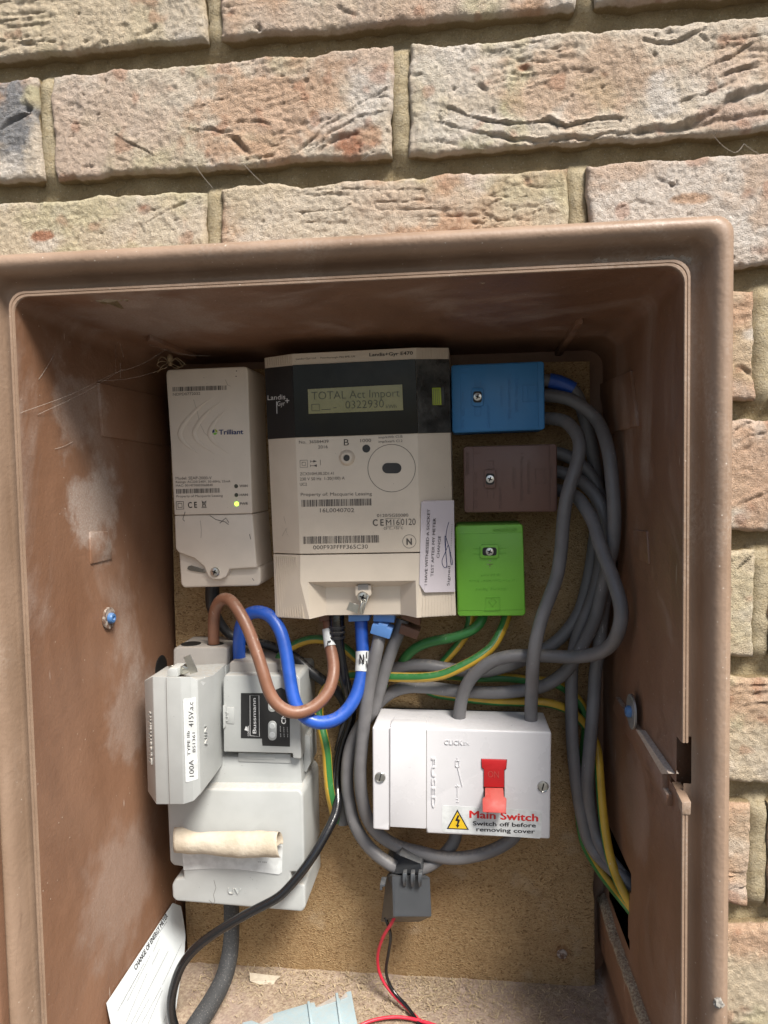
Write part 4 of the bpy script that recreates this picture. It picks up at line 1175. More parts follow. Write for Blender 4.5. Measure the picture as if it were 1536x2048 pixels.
lathe('air_hole', [(0, 0.0001), (0.0005, 0.0001)], P(*cH(641, 196), YH), NF, M_hole, hub, 8)
lines('fine_crack', [[cH(325, 370), cH(350, 450), cH(372, 545), cH(405, 615), cH(430, 640)], [cH(560, 220), cH(580, 262), cH(600, 270)], [cH(375, 1270), cH(383, 1340), cH(380, 1400)]], 0.45, YH, M_grayink, hub)
lines('dirt_mark', [[cH(262, 1205), cH(245, 1260), cH(258, 1275)], [cH(445, 1232), cH(490, 1262), cH(560, 1280), cH(585, 1300)], [cH(520, 1290), cH(565, 1250), cH(588, 1285)], [cH(742, 1370), cH(750, 1410)], [cH(762, 1700), cH(775, 1718)]], 1.4, YH, M_grayink, hub)
# ------------------------------------------------------------------ connector blocks
def conn(name, outline, rib, port, mat, label, Y, texts, port_sz=(80, 130), vertical=False, edges=()):
    xs = [cB(*p) for p in outline]
    cxp = sum(p[0] for p in xs) / len(xs); cyp = max(p[1] for p in xs)
    o = thing(name, loc_at((cxp, cyp), 0.17), label, 'connector')
    prism('body', xs, Y, YB - 0.0005, mat, o, 0.0016, 3)
    prism('lid_panel', [cB(*p) for p in rib], Y - 0.0006, Y + 0.001, mat, o, 0.0004, 2)
    px, py = port; w_, h_ = port_sz
    Yp = Y - 0.0006
    pr = prism('screw_port', [cB(px + a, py + b) for a, b in rrect(-w_ / 2, -h_ / 2, w_ / 2, h_ / 2, 16)], Yp - 0.0024, Yp + 0.001, mat, o, 0.0005, 2)
    ww, hh = (w_ * 0.78, h_ * 0.62) if not vertical else (w_ * 0.62, h_ * 0.78)
    prism('port_hole', [cB(px + a, py + b) for a, b in rrect(-ww / 2, -hh / 2, ww / 2, hh / 2, 18)], Yp - 0.00245, Yp, M_hole, pr, 0.0001, 1)
    screw(cB(px, py), Yp - 0.0014, 0.0036, o, cross=True)
    for s, a, b, h in texts:
        text(s, cB(*a), cB(*b), h, Yp, mat, o, ext=0.11, lift=0.0001, name='raised_lettering')
    for pts in edges:
        ridges('moulded_line', [[cB(*p) for p in q_] for q_ in pts], 1.0, Yp, mat, o, 0.0006)
    return o
conn('connector_block', ((78, 190), (90, 176), (720, 150), (735, 160), (741, 618), (728, 632), (100, 656), (86, 646)), ((140, 182), (690, 160), (697, 624), (148, 645)), (265, 402), M_bluebox,
     'bright blue single-pole connector block beside the meter display', 0.149,
     (('100Amp Rated', (530, 275), (530, 510), 7), ('1 Pole Connector Block', (480, 250), (480, 560), 7), ('25-35mm²', (425, 320), (425, 470), 6), ('Ui 400V AC', (330, 455), (330, 620), 6), ('3Nm   PZ2  BUL', (150, 365), (150, 630), 6)),
     edges=([[(583, 320), (683, 318), (685, 436), (585, 438), (583, 320)], [(620, 322), (622, 436)], [(245, 475), (285, 475), (286, 535), (246, 535), (245, 475)], [(245, 285), (245, 335)], [(285, 285), (285, 335)], [(150, 205), (205, 203)], [(150, 235), (190, 234)]],))
conn('connector_block', ((165, 765), (178, 752), (812, 733), (826, 745), (830, 1200), (816, 1213), (185, 1220), (170, 1208)), ((232, 755), (775, 742), (780, 1206), (236, 1213)), (353, 982), M_brnbox,
     'dark brown single-pole connector block below the blue one', 0.150,
     (('100Amp Rated', (615, 850), (615, 1085), 7), ('1 Pole Connector Block', (566, 800), (566, 1140), 7), ('25-35mm²', (512, 900), (512, 1050), 6), ('Ui 400V AC', (415, 1040), (415, 1195), 6), ('3Nm   PZ2  BUL', (240, 935), (240, 1195), 6), ('L1', (425, 955), (425, 1000), 8), ('DT1005BR', (180, 795), (180, 955), 7)),
     edges=([[(672, 912), (786, 910), (788, 1012), (674, 1014), (672, 912)], [(735, 912), (737, 1012)], [(333, 855), (375, 854), (376, 910), (334, 910)], [(333, 1055), (334, 1112)], [(378, 1055), (379, 1112)], [(240, 800), (280, 799)]],))
conn('connector_block', ((107, 1325), (122, 1310), (570, 1300), (586, 1312), (604, 1930), (592, 1948), (140, 1952), (124, 1940)), ((116, 1370), (584, 1362), (598, 1905), (130, 1912)), (350, 1494), M_grnbox,
     'lime green earth connector block with green and yellow wires below it', 0.148,
     (('DT1005GN', (540, 1328), (375, 1334), 6), ('1x Plus Connector Block', (535, 1690), (205, 1696), 4.5), ('100Amp Rated', (480, 1750), (250, 1756), 5), ('16-25mm²', (430, 1650), (290, 1654), 4.5)), port_sz=(130, 96), vertical=False,
     edges=([[(325, 1820), (420, 1818), (424, 1905), (318, 1908), (325, 1820)], [(345, 1850), (372, 1820), (400, 1850), (372, 1880), (345, 1850)], [(232, 1475), (280, 1474)], [(232, 1510), (280, 1509)], [(425, 1472), (470, 1471)], [(425, 1507), (470, 1506)]],))
lines('earth_mark', [[cB(330, 1583), cB(375, 1582)], [cB(352, 1584), cB(353, 1608)], [cB(345, 1560), cB(362, 1560)]], 1.0, 0.1474, M_rust, bpy.data.objects['connector_block.002'], lift=0.0004)
# ------------------------------------------------------------------ service cut-out (fuse unit)
cut = thing('service_cutout', loc_at((470, 1812), 0.17), 'large light grey mains cut-out with plug-in fuse carrier and curled paper label', 'fuse unit')
prism('terminal_shroud', [(346, 1299), (352, 1294), (449, 1294), (455, 1299), (453, 1345), (346, 1345)], 0.150, YB - 0.0005, M_lgrey2, cut, 0.0018, 3)
bm = bmesh.new()
for cx_, r_ in ((382, 0.0085), (431, 0.0070)):
    zt = P(400, 1294, 0.150).z
    c = P(cx_, 1289, 0.161); c.z = zt
    bm_lathe(bm, [(0, 0.0004), (r_, 0.0004), (r_ + .0004, -0.002)], c, Vector((0, 0, 1)), 20)
from_bm('cable_entry', bm, M_hole, cut)
prism('base_block', [(346, 1332), (452, 1332), (452, 1535), (340, 1535)], 0.147, YB - 0.0005, M_lgrey, cut, 0.001, 2)
prism('terminal_shroud', [(458, 1328), (462, 1323), (552, 1325), (556, 1330), (556, 1360), (458, 1360)], 0.143, YB - 0.0005, M_lgrey2, cut, 0.0016, 3)
prism('neutral_block', [(446, 1360), (450, 1350), (594, 1351), (600, 1358), (602, 1518), (586, 1517), (585, 1507), (447, 1504)], 0.133, YB - 0.0005, M_lgrey, cut, 0.0010, 3)
prism('locking_tab', [cN(598, 790), cN(612, 780), cN(618, 935), cN(600, 950)], 0.131, 0.14, M_lgrey, cut, 0.0005)
prism('moulded_pad', [cN(625, 800), cN(676, 803), cN(676, 915), cN(625, 912)], 0.1324, 0.135, M_lgrey, cut, 0.0004)
text('UV', cN(640, 895), cN(640, 822), 9, 0.1324, M_lgrey, cut, ext=0.05, name='raised_lettering')
prism('mid_cover', [(350, 1512), (600, 1515), (606, 1590), (348, 1590)], 0.140, YB - 0.0005, M_lgrey, cut, 0.0012, 2)
prism('knockout', [cN(705, 1110), cN(1060, 1122), cN(1065, 1185), cN(705, 1172)], 0.1392, 0.142, M_lgrey, cut, 0.0004)
prism('knockout', [cN(752, 1118), cN(955, 1126), cN(955, 1160), cN(752, 1152)], 0.1386, 0.142, M_lgrey, cut, 0.0004)
prism('main_cover', [(333, 1588), (341, 1577), (598, 1579), (606, 1590), (609, 1745), (581, 1745), (582, 1766), (610, 1770), (611, 1815), (604, 1825), (352, 1803), (344, 1796), (343, 1770), (350, 1758), (367, 1756), (365, 1734), (347, 1732), (339, 1724)], 0.127, YB - 0.0005, M_lgrey, cut, 0.0028, 4)
prism('side_tab', [cN(1150, 995), cN(1180, 985), cN(1195, 1010), cN(1200, 1180), cN(1170, 1245), cN(1150, 1240)], 0.150, 0.175, M_lgrey, cut, 0.0008)
text('UV', (457, 1786), (482, 1788), 12, 0.127, M_lgrey, cut, ext=0.12, name='raised_lettering')
lines('scuff', [[(428, 1760), (432, 1775), (427, 1790), (430, 1802), (424, 1812)], [(418, 1800), (425, 1806)]], 0.7, 0.127, M_grayink, cut)
# black maker's label
lab = flat('maker_label', [(482, 1386), (546, 1386), (552, 1379), (562, 1375), (573, 1381), (579, 1395), (580, 1493), (525, 1491), (524, 1477), (482, 1476)], 0.133, M_black, cut, thick=0.0003)
YLb = 0.1327
text('Bussmann', (512.5, 1467), (511.5, 1396), 7.5, YLb, M_whiteink, lab, bold=0.02, lift=0.0002)
lines('label_border', [[(500.5, 1471), (500, 1391), (518, 1391), (519, 1473), (500.5, 1471)]], 1.0, YLb, M_whiteink, lab, lift=0.0002)
text('COOPER', (499, 1472), (498, 1452), 3.6, YLb, M_whiteink, lab, lift=0.0002)
flat('label_emblem', [(489, 1460), (492, 1452), (496, 1456), (498, 1450), (498, 1462)], YLb, M_whiteink, lab, lift=0.0002)
text('CNE', (572, 1448), (571, 1420), 9.5, YLb, M_whiteink, lab, bold=0.03, lift=0.0002)
text('== ===', (563, 1474), (562, 1452), 3, YLb, M_whiteink, lab, lift=0.0002)
text('== ===', (570, 1474), (569, 1454), 3, YLb, M_whiteink, lab, lift=0.0002)
text('== ===', (577, 1474), (576, 1454), 3, YLb, M_whiteink, lab, lift=0.0002)
for y0, y1 in ((1402, 1424), (1442, 1481)):
    o = prism('screw_cover', [(x, y) for x, y in rrect(536, y0, 553, y1, 8)], YLb - 0.0006, YLb + 0.001, M_lgrey, cut, 0.0003)
    lathe('screw', [(0, .0003), (0.0022, .0003), (0.0026, 0)], P(544.5, y1 - 11, YLb - 0.0006), NF, M_label, o, 14)
    if y1 > 1430: lathe('screw', [(0, .0003), (0.0022, .0003), (0.0026, 0)], P(544.5, y0 + 10, YLb - 0.0006), NF, M_label, o, 14)
# plug-in fuse carrier
car = strip_body('fuse_carrier', [(cF(55, 392), cF(100, 1815), 0.108), (cF(160, 338), cF(207, 1978), 0.089), (cF(520, 350), cF(560, 1978), 0.085), (cF(640, 335), cF(690, 1935), 0.0862), (cF(738, 385), cF(778, 1840), 0.088), (cF(932, 322), cF(955, 1610), 0.120), (cF(1085, 190), cF(1088, 1425), 0.146)], 0.152, M_lgrey, cut, 0.0007, 2)
lines('mould_seam', [[cF(338, 350), cF(350, 900), cF(383, 1975)]], 1.0, 0.0858, M_grayink, car, lift=0.0006)
def quadplane(a, b, c, ya, yb):
    A, B, C_ = P(*a, ya), P(*b, yb), P(*c, ya)
    n = (B - A).cross(C_ - A).normalized()
    return A, (n if n.y < 0 else -n)
A_, n_ = quadplane(cF(520, 600), cF(738, 600), cF(550, 1700), 0.085, 0.088)
fq = [hit(*cF(*c), A_, n_) for c in ((552, 640), (565, 622), (708, 604), (718, 612), (745, 1640), (735, 1652), (600, 1690), (585, 1680))]
bm = bmesh.new()
bm_prism(bm, [v + n_ * 0.0007 for v in fq], back=[v - n_ * 0.0003 for v in fq])
wl = from_bm('rating_label', bm, M_label, car, smooth=None)
hh = lambda c: hit(*cF(*c), A_, n_) + n_ * 0.0008
for s, a, b, h in (('100A', (696, 1610), (688, 1400), 10), ('TYPE IIb', (648, 1345), (638, 1030), 6), ('BS1361', (712, 1300), (708, 1050), 6), ('415V.a.c', (688, 975), (683, 660), 10)):
    text3(s, hh(a), hh(b), h * (0.086 + DC) / F, n_, M_ink, wl, bold=-0.005, lift=0.0002)
A2, n2 = quadplane(cF(738, 600), cF(932, 600), cF(778, 1700), 0.088, 0.120)
h2 = lambda c: hit(*cF(*c), A2, n2)
text3('NIN', h2((860, 1200)), h2((855, 965)), 0.006, n2, M_lgrey, car, ext=0.06, lift=0.0004, name='raised_lettering', skew=0.3)
A3, n3 = quadplane(cF(55, 600), cF(160, 600), cF(90, 1700), 0.108, 0.089)
h3 = lambda c: hit(*cF(*c), A3, n3)
text3('Bussmann', h3((160, 1465)), h3((145, 800)), 0.0075, n3, M_lgrey2, car, ext=0.06, lift=0.0005, name='raised_lettering', bold=0.01)
bm = bmesh.new()
fq = [h2(c) for c in ((765, 410), (830, 345), (905, 345), (800, 455))]
bm_prism(bm, [v + n2 * 0.0005 for v in fq], back=[v - n2 * 0.0003 for v in fq])
from_bm('worn_patch', bm, M_label, car, smooth=None)
# sealing lug, wire and lead tag on top of the carrier
prism('sealing_lug', [cF(345, 345), cF(350, 260), (280 + 375 / 6.4, 1300 + 232 / 6.4), cF(480, 235), cF(485, 345)], 0.0905, 0.106, M_lgrey, cut, 0.0008)
prism('seal_bead', [cF(490, 240), cF(545, 195), cF(620, 225), cF(630, 290), cF(560, 320), cF(495, 310)], 0.095, 0.101, M_foil, cut, 0.001)
prism('seal_tag', [cF(555, 95), cF(640, 60), cF(725, 240), cF(735, 285), cF(640, 310)], 0.093, 0.0937, M_foil, cut, 0.0001, 1)
tube('seal_wire', [P(*cF(x, y), d) for x, y, d in ((370, 215, .1), (430, 195, .105), (500, 200, .1), (545, 240, .094))], 0.0006, M_foil, cut, n=6)
# paper label, curled over at the top
t = NT('aged_paper')
M_aged = t.done(t.mix(t.ramp(t.noise(40, 5, 0.65), 0.3, 0.7), (0.40, 0.335, 0.25, 1), (0.52, 0.46, 0.37, 1)), 0.85, t.bump(t.noise(160, 4), 0.0008))
pp = [(364, 1690), (565, 1690), (564, 1744), (558, 1748), (480, 1738), (430, 1736), (368, 1739)]
pap = flat('paper_label', pp, 0.127, M_label, cut, thick=0.0008)
pap['label'] = 'white paper label with its top rolled forward'
text('== ===', (516, 1725), (534, 1726), 3.5, 0.1262, M_ink, pap, lift=0.0002)
NU, NVv = 40, 26
V = []
for i in range(NU + 1):
    u = i / NU
    xa, xb = P(354 + 3 * math.sin(u * 3), 1680, 0.118), P(561, 1680, 0.118)
    for j in range(NVv + 1):
        v = j / NVv
        ang = math.radians(-75 + (285 + 50 * float(fbm(u * 5, 3.0, 2.0, 3))) * v)
        rad = 0.0108 * (1 - 0.30 * v) * (1 + 0.10 * float(fbm(u * 3.0, 0.7, 5.0, 2)) + 0.04 * math.sin(u * 9 + v * 3))
        x = xa.x + (xb.x - xa.x) * u
        zc = P(460, 1679 + 4 * math.sin(u * math.pi), 0.118).z
        if v > 0.93: x += 0.0
        V.append((x + 0.0012 * math.sin(v * 7 + u), 0.1155 - rad * math.cos(ang) * 0.85, zc + rad * math.sin(ang) + 0.0015 * float(fbm(u * 4, v * 2, 1.0, 2))))
idx = np.arange(len(V)).reshape(NU + 1, NVv + 1)
Q = np.stack([idx[:-1, :-1], idx[1:, :-1], idx[1:, 1:], idx[:-1, 1:]], -1).reshape(-1, 4)
ro = from_np('paper_curl', V, Q, M_aged, pap, smooth=1.5)
ro.modifiers.new('thickness', 'SOLIDIFY').thickness = 0.0003

# ------------------------------------------------------------------ main switch
swt = thing('main_switch', loc_at((925, 1668), 0.16), 'white isolator switch box with red ON lever and warning sticker', 'switch')
YS = 0.125
prism('base_plate', [(770, 1462), (1072, 1472), (1072, 1650), (770, 1636)], 0.172, YB - 0.0005, M_black, swt, 0.0006)
prism('base_rail', [(766, 1428), (1078, 1438), (1078, 1480), (766, 1470)], 0.1705, YB - 0.001, M_black, swt, 0.0005)
bm = bmesh.new()
fr_ = [cS(x, y) for x, y in ((165, 190), (1083, 215), (1076, 765), (444, 735), (442, 712), (254, 702), (252, 722), (168, 714))]
fpt = [P(x, y, YS) for x, y in fr_]
cxx = sum(p.x for p in fpt) / len(fpt)
bpt = [Vector((cxx + (p.x - cxx) * 0.985, 0.1715, p.z)) for p in fpt]
bm_prism(bm, fpt, back=bpt, bev=0.0022, seg=4)
from_bm('cover', bm, M_white, swt, fix=False)
prism('fuse_cover', [cS(256, 196), cS(262, 192), cS(434, 197), cS(440, 203), cS(439, 711), cS(256, 701)], YS - 0.0011, 0.150, M_white, swt, 0.0007, 2)
lines('cover_gap', [[cS(252, 196), cS(252, 716)], [cS(443.5, 205), cS(443.5, 730)]], 0.9, YS, M_grayink, swt, lift=0.00015)
bm = bmesh.new()
zt = P(*cS(340, 195), YS).z
xa, xb = P(*cS(256, 196), YS).x, P(*cS(440, 202), YS).x
bm_box(bm, Vector(((xa + xb) / 2, YS + 0.0085, zt + 0.0006)), xb - xa, 0.015, 0.0026, None, 0.001, 3)
from_bm('cover_lip', bm, M_white, swt)
for px, py in (cS(206, 447), cS(1039, 495)):
    o = lathe('screw', [(0, 0.0002), (0.0030, 0.0004), (0.0036, 0.0002), (0.0040, 0.0012), (0.0046, 0.0)], P(px, py, YS), NF, M_steel, swt, 20)
    bm = bmesh.new()
    bm_box(bm, P(px, py, YS) + NF * 0.0005, 0.0008, 0.0008, 0.0058, Matrix.Rotation(0.25, 3, 'Y'))
    from_bm('slot', bm, M_hole, o, smooth=None)
text('CLiCK', cS(535, 277), cS(628, 280), 9.5, YS, M_white, swt, ext=0.08, name='raised_lettering')
text('EX', cS(632, 281), cS(662, 282), 6, YS, M_white, swt, bold=0.02, ext=0.05, name='raised_lettering')
text('FUSED', cS(468, 345), cS(470, 600), 8, YS, M_white, swt, ext=0.14, name='raised_lettering')
ridges('moulded_symbol', [[cS(601, 345), cS(601, 362)], [cS(592, 362), cS(610, 363), cS(610, 392), cS(592, 391), cS(592, 362)], [cS(601, 392), cS(603, 398), cS(626, 492)], [cS(592, 492), cS(610, 492)], [cS(601, 485), cS(602, 545)]], 1.3, YS, M_white, swt, 0.0006)
text('2', cS(595, 574), cS(609, 574), 8, YS, M_white, swt, ext=0.05, name='raised_lettering')
prism('lever_window', [cS(722, 352), cS(856, 356), cS(852, 405), cS(843, 412), cS(843, 560), cS(735, 555), cS(735, 408), cS(724, 400)], YS - 0.0003, YS + 0.002, M_hole, swt, 0.0001, 1)
prism('lever_base', [cS(724, 356), cS(854, 360), cS(852, 402), cS(841, 410), cS(841, 500), cS(736, 497), cS(736, 406), cS(726, 398)], YS - 0.0016, YS + 0.002, M_red, swt, 0.0005)
text('ON', cS(757, 446), cS(813, 449), 14, YS - 0.0016, M_pinkred, swt, bold=-0.01, lift=0.0003)
bm = bmesh.new()
lv = [(742, 500), (836, 502), (840, 548), (853, 556), (850, 632), (730, 626), (729, 556), (742, 548)]
dy = [0.002, 0.002, 0.009, 0.0095, 0.0155, 0.0155, 0.0095, 0.009]
fq = [P(*cS(*p), YS - d) for p, d in zip(lv, dy)]
bm_prism(bm, fq, back=[v + Vector((0, 0.004, -0.0015)) for v in fq], bev=0.0006, seg=2)
lev = from_bm('lever', bm, M_pinkred, swt)
stk2 = flat('warning_sticker', [cS(x, y) for x, y in ((528, 590), (1028, 618), (1034, 626), (1030, 752), (1022, 760), (530, 726), (522, 718), (522, 596))], YS, M_label, swt, thick=0.0002)
YK = YS - 0.0002
flat('warning_triangle', [cS(601, 611), cS(660, 716), cS(546, 711)], YK, M_ink, stk2, lift=0.0001)
M_yel = plain('warning_yellow', (0.75, 0.50, 0.02), 0.45)
flat('warning_triangle', [cS(601, 623), cS(650, 710), cS(556, 706)], YK, M_yel, stk2, lift=0.0002)
flat('lightning_bolt', [cS(602, 640), cS(590, 668), cS(602, 672), cS(597, 690), cS(592, 689), cS(602, 706), cS(612, 691), cS(606, 690), cS(615, 664), cS(604, 660), cS(612, 642)], YK, M_ink, stk2, lift=0.0003)
text('Main Switch', cS(662, 653), cS(1015, 672), 15, YK, M_redink, stk2, bold=0.03, lift=0.0002)
text('Switch off before', cS(680, 692), cS(1003, 703), 8.6, YK, M_ink, stk2, bold=0.02, lift=0.0002)
text('removing cover', cS(698, 722), cS(998, 734), 8.6, YK, M_ink, stk2, bold=0.02, lift=0.0002)

# ------------------------------------------------------------------ current clamp
clamp = thing('current_clamp', loc_at((815, 1838), 0.15), 'dark grey clip-on current clamp hanging below the white switch', 'current clamp')
YT = 0.128
bm = bmesh.new()
fq = [P(*cT(x, y), Y) for x, y, Y in ((420, 590, YT + .004), (470, 590, YT), (1110, 600, YT + .006), (1150, 625, YT + .010), (1185, 1370, YT + .010), (1140, 1372, YT + .006), (490, 1375, YT), (440, 1385, YT + .004))]
bq = [P(*cT(x, y), Y) for x, y, Y in ((320, 520, YT + .034), (360, 520, YT + .036), (1040, 560, YT + .040), (1060, 580, YT + .040), (1040, 1430, YT + .034), (960, 1475, YT + .034), (300, 1478, YT + .034), (215, 1475, YT + .034))]
bq[0], bq[7] = P(*cT(318, 600), YT + .030), P(*cT(213, 1470), YT + .030)
bm_prism(bm, fq, back=bq, bev=0.0008, seg=2)
from_bm('body', bm, M_dgrey, clamp)
bm = bmesh.new()
fq = [P(*cT(x, y), Y) for x, y, Y in ((310, 240, .165), (420, 100, .165), (560, 195, YT + .008), (985, 360, YT + .012), (1000, 540, YT + .012), (570, 550, YT + .008), (480, 560, .150), (320, 500, .160))]
bm_prism(bm, fq, back=[v + Vector((0.002, 0.020, 0)) for v in fq], bev=0.0006)
from_bm('hinged_jaw', bm, M_dgrey, clamp)
for x in (665, 820, 965):
    bm = bmesh.new()
    fq = [P(*cT(x + a, y), YT + d) for a, y, d in ((-38, 545, -.001), (38, 545, -.001), (36, 690, -.0035), (18, 805, .0005), (-22, 805, .0005), (-40, 690, -.0035))]
    bm_prism(bm, fq, back=[v + Vector((0, 0.006, 0)) for v in fq], bev=0.0004)
    from_bm('hinge_knuckle', bm, M_dgrey, clamp)
prism('latch', [cT(190, 760), cT(290, 755), cT(290, 800), cT(235, 805), cT(232, 870), cT(185, 872)], YT + .012, YT + .024, M_dgrey, clamp, 0.0003)
# ------------------------------------------------------------------ cables
M_gcab = cable_mat('grey_sheath', (0.150, 0.146, 0.150), 0.45, 0.3)
M_bcab = cable_mat('brown_sheath', (0.215, 0.098, 0.058), 0.42, 0.3)
M_blcab = cable_mat('blue_sheath', (0.018, 0.085, 0.42), 0.36, 0.2)
M_kcab = cable_mat('black_sheath', (0.020, 0.020, 0.022), 0.40, 0.35)
t = NT('shiny_black_sheath')
M_kgl = t.done((0.009, 0.009, 0.010, 1), t.ramp(t.noise(90, 3), 0.3, 0.7, 0.10, 0.22), t.bump(t.noise(200, 2), 0.0002), 0.6)
M_grn = cable_mat('green_sheath', (0.035, 0.175, 0.045), 0.40, 0.25)
M_grn2 = cable_mat('plain_green_sheath', (0.065, 0.19, 0.035), 0.42, 0.25)
M_ylw = cable_mat('yellow_sheath', (0.55, 0.34, 0.035), 0.40, 0.2)
M_redw = cable_mat('red_wire', (0.52, 0.02, 0.045), 0.35, 0.1)
RG = 0.0053
def cable(name, pts, rad, mats, label, cat='cable', group=None, **kw):
    bm = bmesh.new()
    S = bm_tube(bm, [P(*p) for p in pts], rad, **kw)
    o = from_bm(name, bm, mats, smooth=1.2)
    tag(o, label, cat, group)
    return o, S
GT = 'grey insulated tails looped at the right of the cabinet'
cable('insulated_cable', ((1060, 836, .170), (1097, 837, .170), (1131, 843, .160), (1156, 873, .148), (1159, 903, .144), (1151, 937, .141), (1139, 973, .139), (1130, 1013, .138), (1125, 1060, .138), (1122, 1100, .138), (1115, 1148, .137), (1100, 1192, .136), (1085, 1231, .134), (1072, 1280, .130), (1066, 1325, .130), (1064, 1370, .138), (1062, 1419, .149), (1062, 1452, .154)), RG, M_gcab,
      'grey cable running from the blue block down into the switch\'s right entry', group=GT)
cable('insulated_cable', ((1085, 975, .172), (1115, 980, .168), (1151, 992, .152), (1170, 1015, .142), (1187, 1045, .134), (1200, 1090, .124), (1219, 1138, .113), (1237, 1192, .101), (1243, 1228, .098), (1237, 1262, .101), (1222, 1290, .112), (1191, 1308, .127), (1144, 1314, .141), (1097, 1312, .144), (1050, 1311, .145), (1016, 1313, .145), (985, 1322, .146), (961, 1338, .147), (942, 1356, .149), (926, 1387, .151), (919, 1425, .153), (918, 1450, .154)), RG, M_gcab,
      'grey cable looping sideways from the brown block into the switch\'s left entry', group=GT)
cable('insulated_cable', ((1060, 790, .171), (1097, 791, .171), (1138, 798, .166), (1167, 815, .160), (1194, 840, .156), (1209, 873, .143), (1219, 912, .134), (1224, 959, .130), (1228, 1006, .127), (1229, 1045, .127), (1226, 1090, .130), (1214, 1140, .139), (1202, 1190, .146), (1191, 1237, .152), (1170, 1280, .158), (1138, 1335, .160), (1105, 1363, .162), (1074, 1376, .163), (1016, 1384, .164), (972, 1385, .165), (915, 1382, .166), (856, 1375, .167), (817, 1374, .168), (788, 1382, .169), (765, 1398, .172), (735, 1430, .176)), RG, M_gcab,
      'grey cable from the blue block crossing just above the switch', group=GT)
o, S = cable('insulated_cable', ((1060, 760, .173), (1095, 761, .173), (1122, 766, .173), (1146, 779, .173), (1160, 805, .173), (1172, 845, .174), (1181, 885, .175), (1188, 925, .176), (1193, 965, .176), (1195, 1020, .177), (1188, 1090, .178), (1180, 1145, .178), (1169, 1192, .178), (1158, 1226, .177), (1137, 1258, .176), (1116, 1280, .175), (1094, 1296, .174), (1050, 1318, .172), (1010, 1333, .171), (965, 1343, .171), (900, 1338, .172), (850, 1330, .172), (800, 1334, .173), (760, 1352, .176), (730, 1380, .178)), RG, M_gcab,
      'grey cable with blue sleeve leaving the top of the blue block', group=GT)
tube('blue_sleeve', [P(*p) for p in ((1098, 761, .173), (1122, 766, .173), (1146, 779, .173))], 0.0062, M_blcab, o)
cable('insulated_cable', ((1085, 905, .172), (1115, 906, .172), (1145, 917, .170), (1172, 938, .168), (1190, 965, .167), (1204, 1010, .166), (1207, 1065, .166), (1201, 1130, .167), (1189, 1185, .167), (1174, 1225, .168), (1156, 1270, .169), (1146, 1310, .169), (1143, 1355, .168), (1143, 1410, .167), (1144, 1471, .166), (1148, 1523, .166), (1154, 1576, .166), (1163, 1628, .166), (1175, 1677, .164), (1194, 1709, .160), (1216, 1731, .148), (1238, 1750, .135), (1264, 1774, .131)), RG, M_gcab,
      'grey cable dropping from the brown block past the switch\'s right side', group=GT)
cable('insulated_cable', ((1085, 940, .170), (1115, 943, .168), (1150, 955, .163), (1180, 978, .158), (1202, 1010, .151), (1211, 1050, .150), (1214, 1090, .152), (1214, 1140, .155), (1210, 1190, .158), (1204, 1240, .160), (1198, 1300, .162), (1191, 1345, .164), (1188, 1395, .162), (1184, 1445, .160), (1179, 1500, .160), (1175, 1550, .161), (1176, 1590, .163), (1182, 1632, .165), (1192, 1672, .163), (1207, 1700, .156), (1228, 1730, .143), (1260, 1768, .135)), RG, M_gcab,
      'grey cable dropping close to the cabinet\'s right wall into the hole', group=GT)
MT = 'grey tails under the meter'
cable('insulated_cable', ((766, 1238, .155), (761, 1262, .150), (757, 1283, .146), (752, 1308, .143), (744, 1345, .141), (735, 1392, .139), (729, 1440, .138), (723, 1498, .138), (720, 1547, .139), (724, 1596, .142), (735, 1636, .147), (757, 1668, .152), (795, 1692, .154), (843, 1705, .153), (880, 1714, .152), (922, 1716, .152), (977, 1704, .155), (1022, 1680, .160), (1040, 1655, .162)), RG, M_gcab,
      'grey cable from the blue clip looping under the switch', group=MT)
cable('insulated_cable', ((806, 1240, .160), (797, 1268, .158), (787, 1290, .156), (771, 1337, .154), (758, 1384, .153), (744, 1425, .153), (722, 1450, .154), (706, 1480, .154), (696, 1518, .153), (694, 1566, .152), (699, 1606, .152), (708, 1645, .152), (726, 1679, .152), (751, 1707, .151), (785, 1731, .150), (818, 1742, .151), (850, 1735, .153), (883, 1714, .158), (908, 1684, .162), (914, 1655, .163)), RG, M_gcab,
      'grey cable from the brown clip passing through the current clamp', group=MT)
cable('insulated_cable', ((700, 1425, .176), (690, 1470, .174), (681, 1520, .172), (681, 1570, .170), (685, 1610, .168), (688, 1648, .166)), RG, M_gcab, 'short cut grey cable end hanging behind the earth wire', group=MT)
# loose clips on the tails
bm = bmesh.new()
fq = [P(*cK(x, y), 0.139) for x, y in ((730, 685), (808, 700), (815, 676), (945, 708), (935, 738), (1008, 768), (970, 898), (695, 815))]
bm_prism(bm, fq, 0.158, bev=0.0006)
tag(from_bm('cable_clip', bm, M_bluecap), 'light blue plastic clip around the grey tail under the meter', 'clip')
bm = bmesh.new()
fq = [P(*cK(x, y), 0.148) for x, y in ((1130, 690), (1395, 790), (1350, 905), (1095, 815))]
bm_prism(bm, fq, 0.168, bev=0.0006)
tag(from_bm('cable_clip', bm, M_browncap), 'dark brown plastic clip around the grey tail under the meter', 'clip')
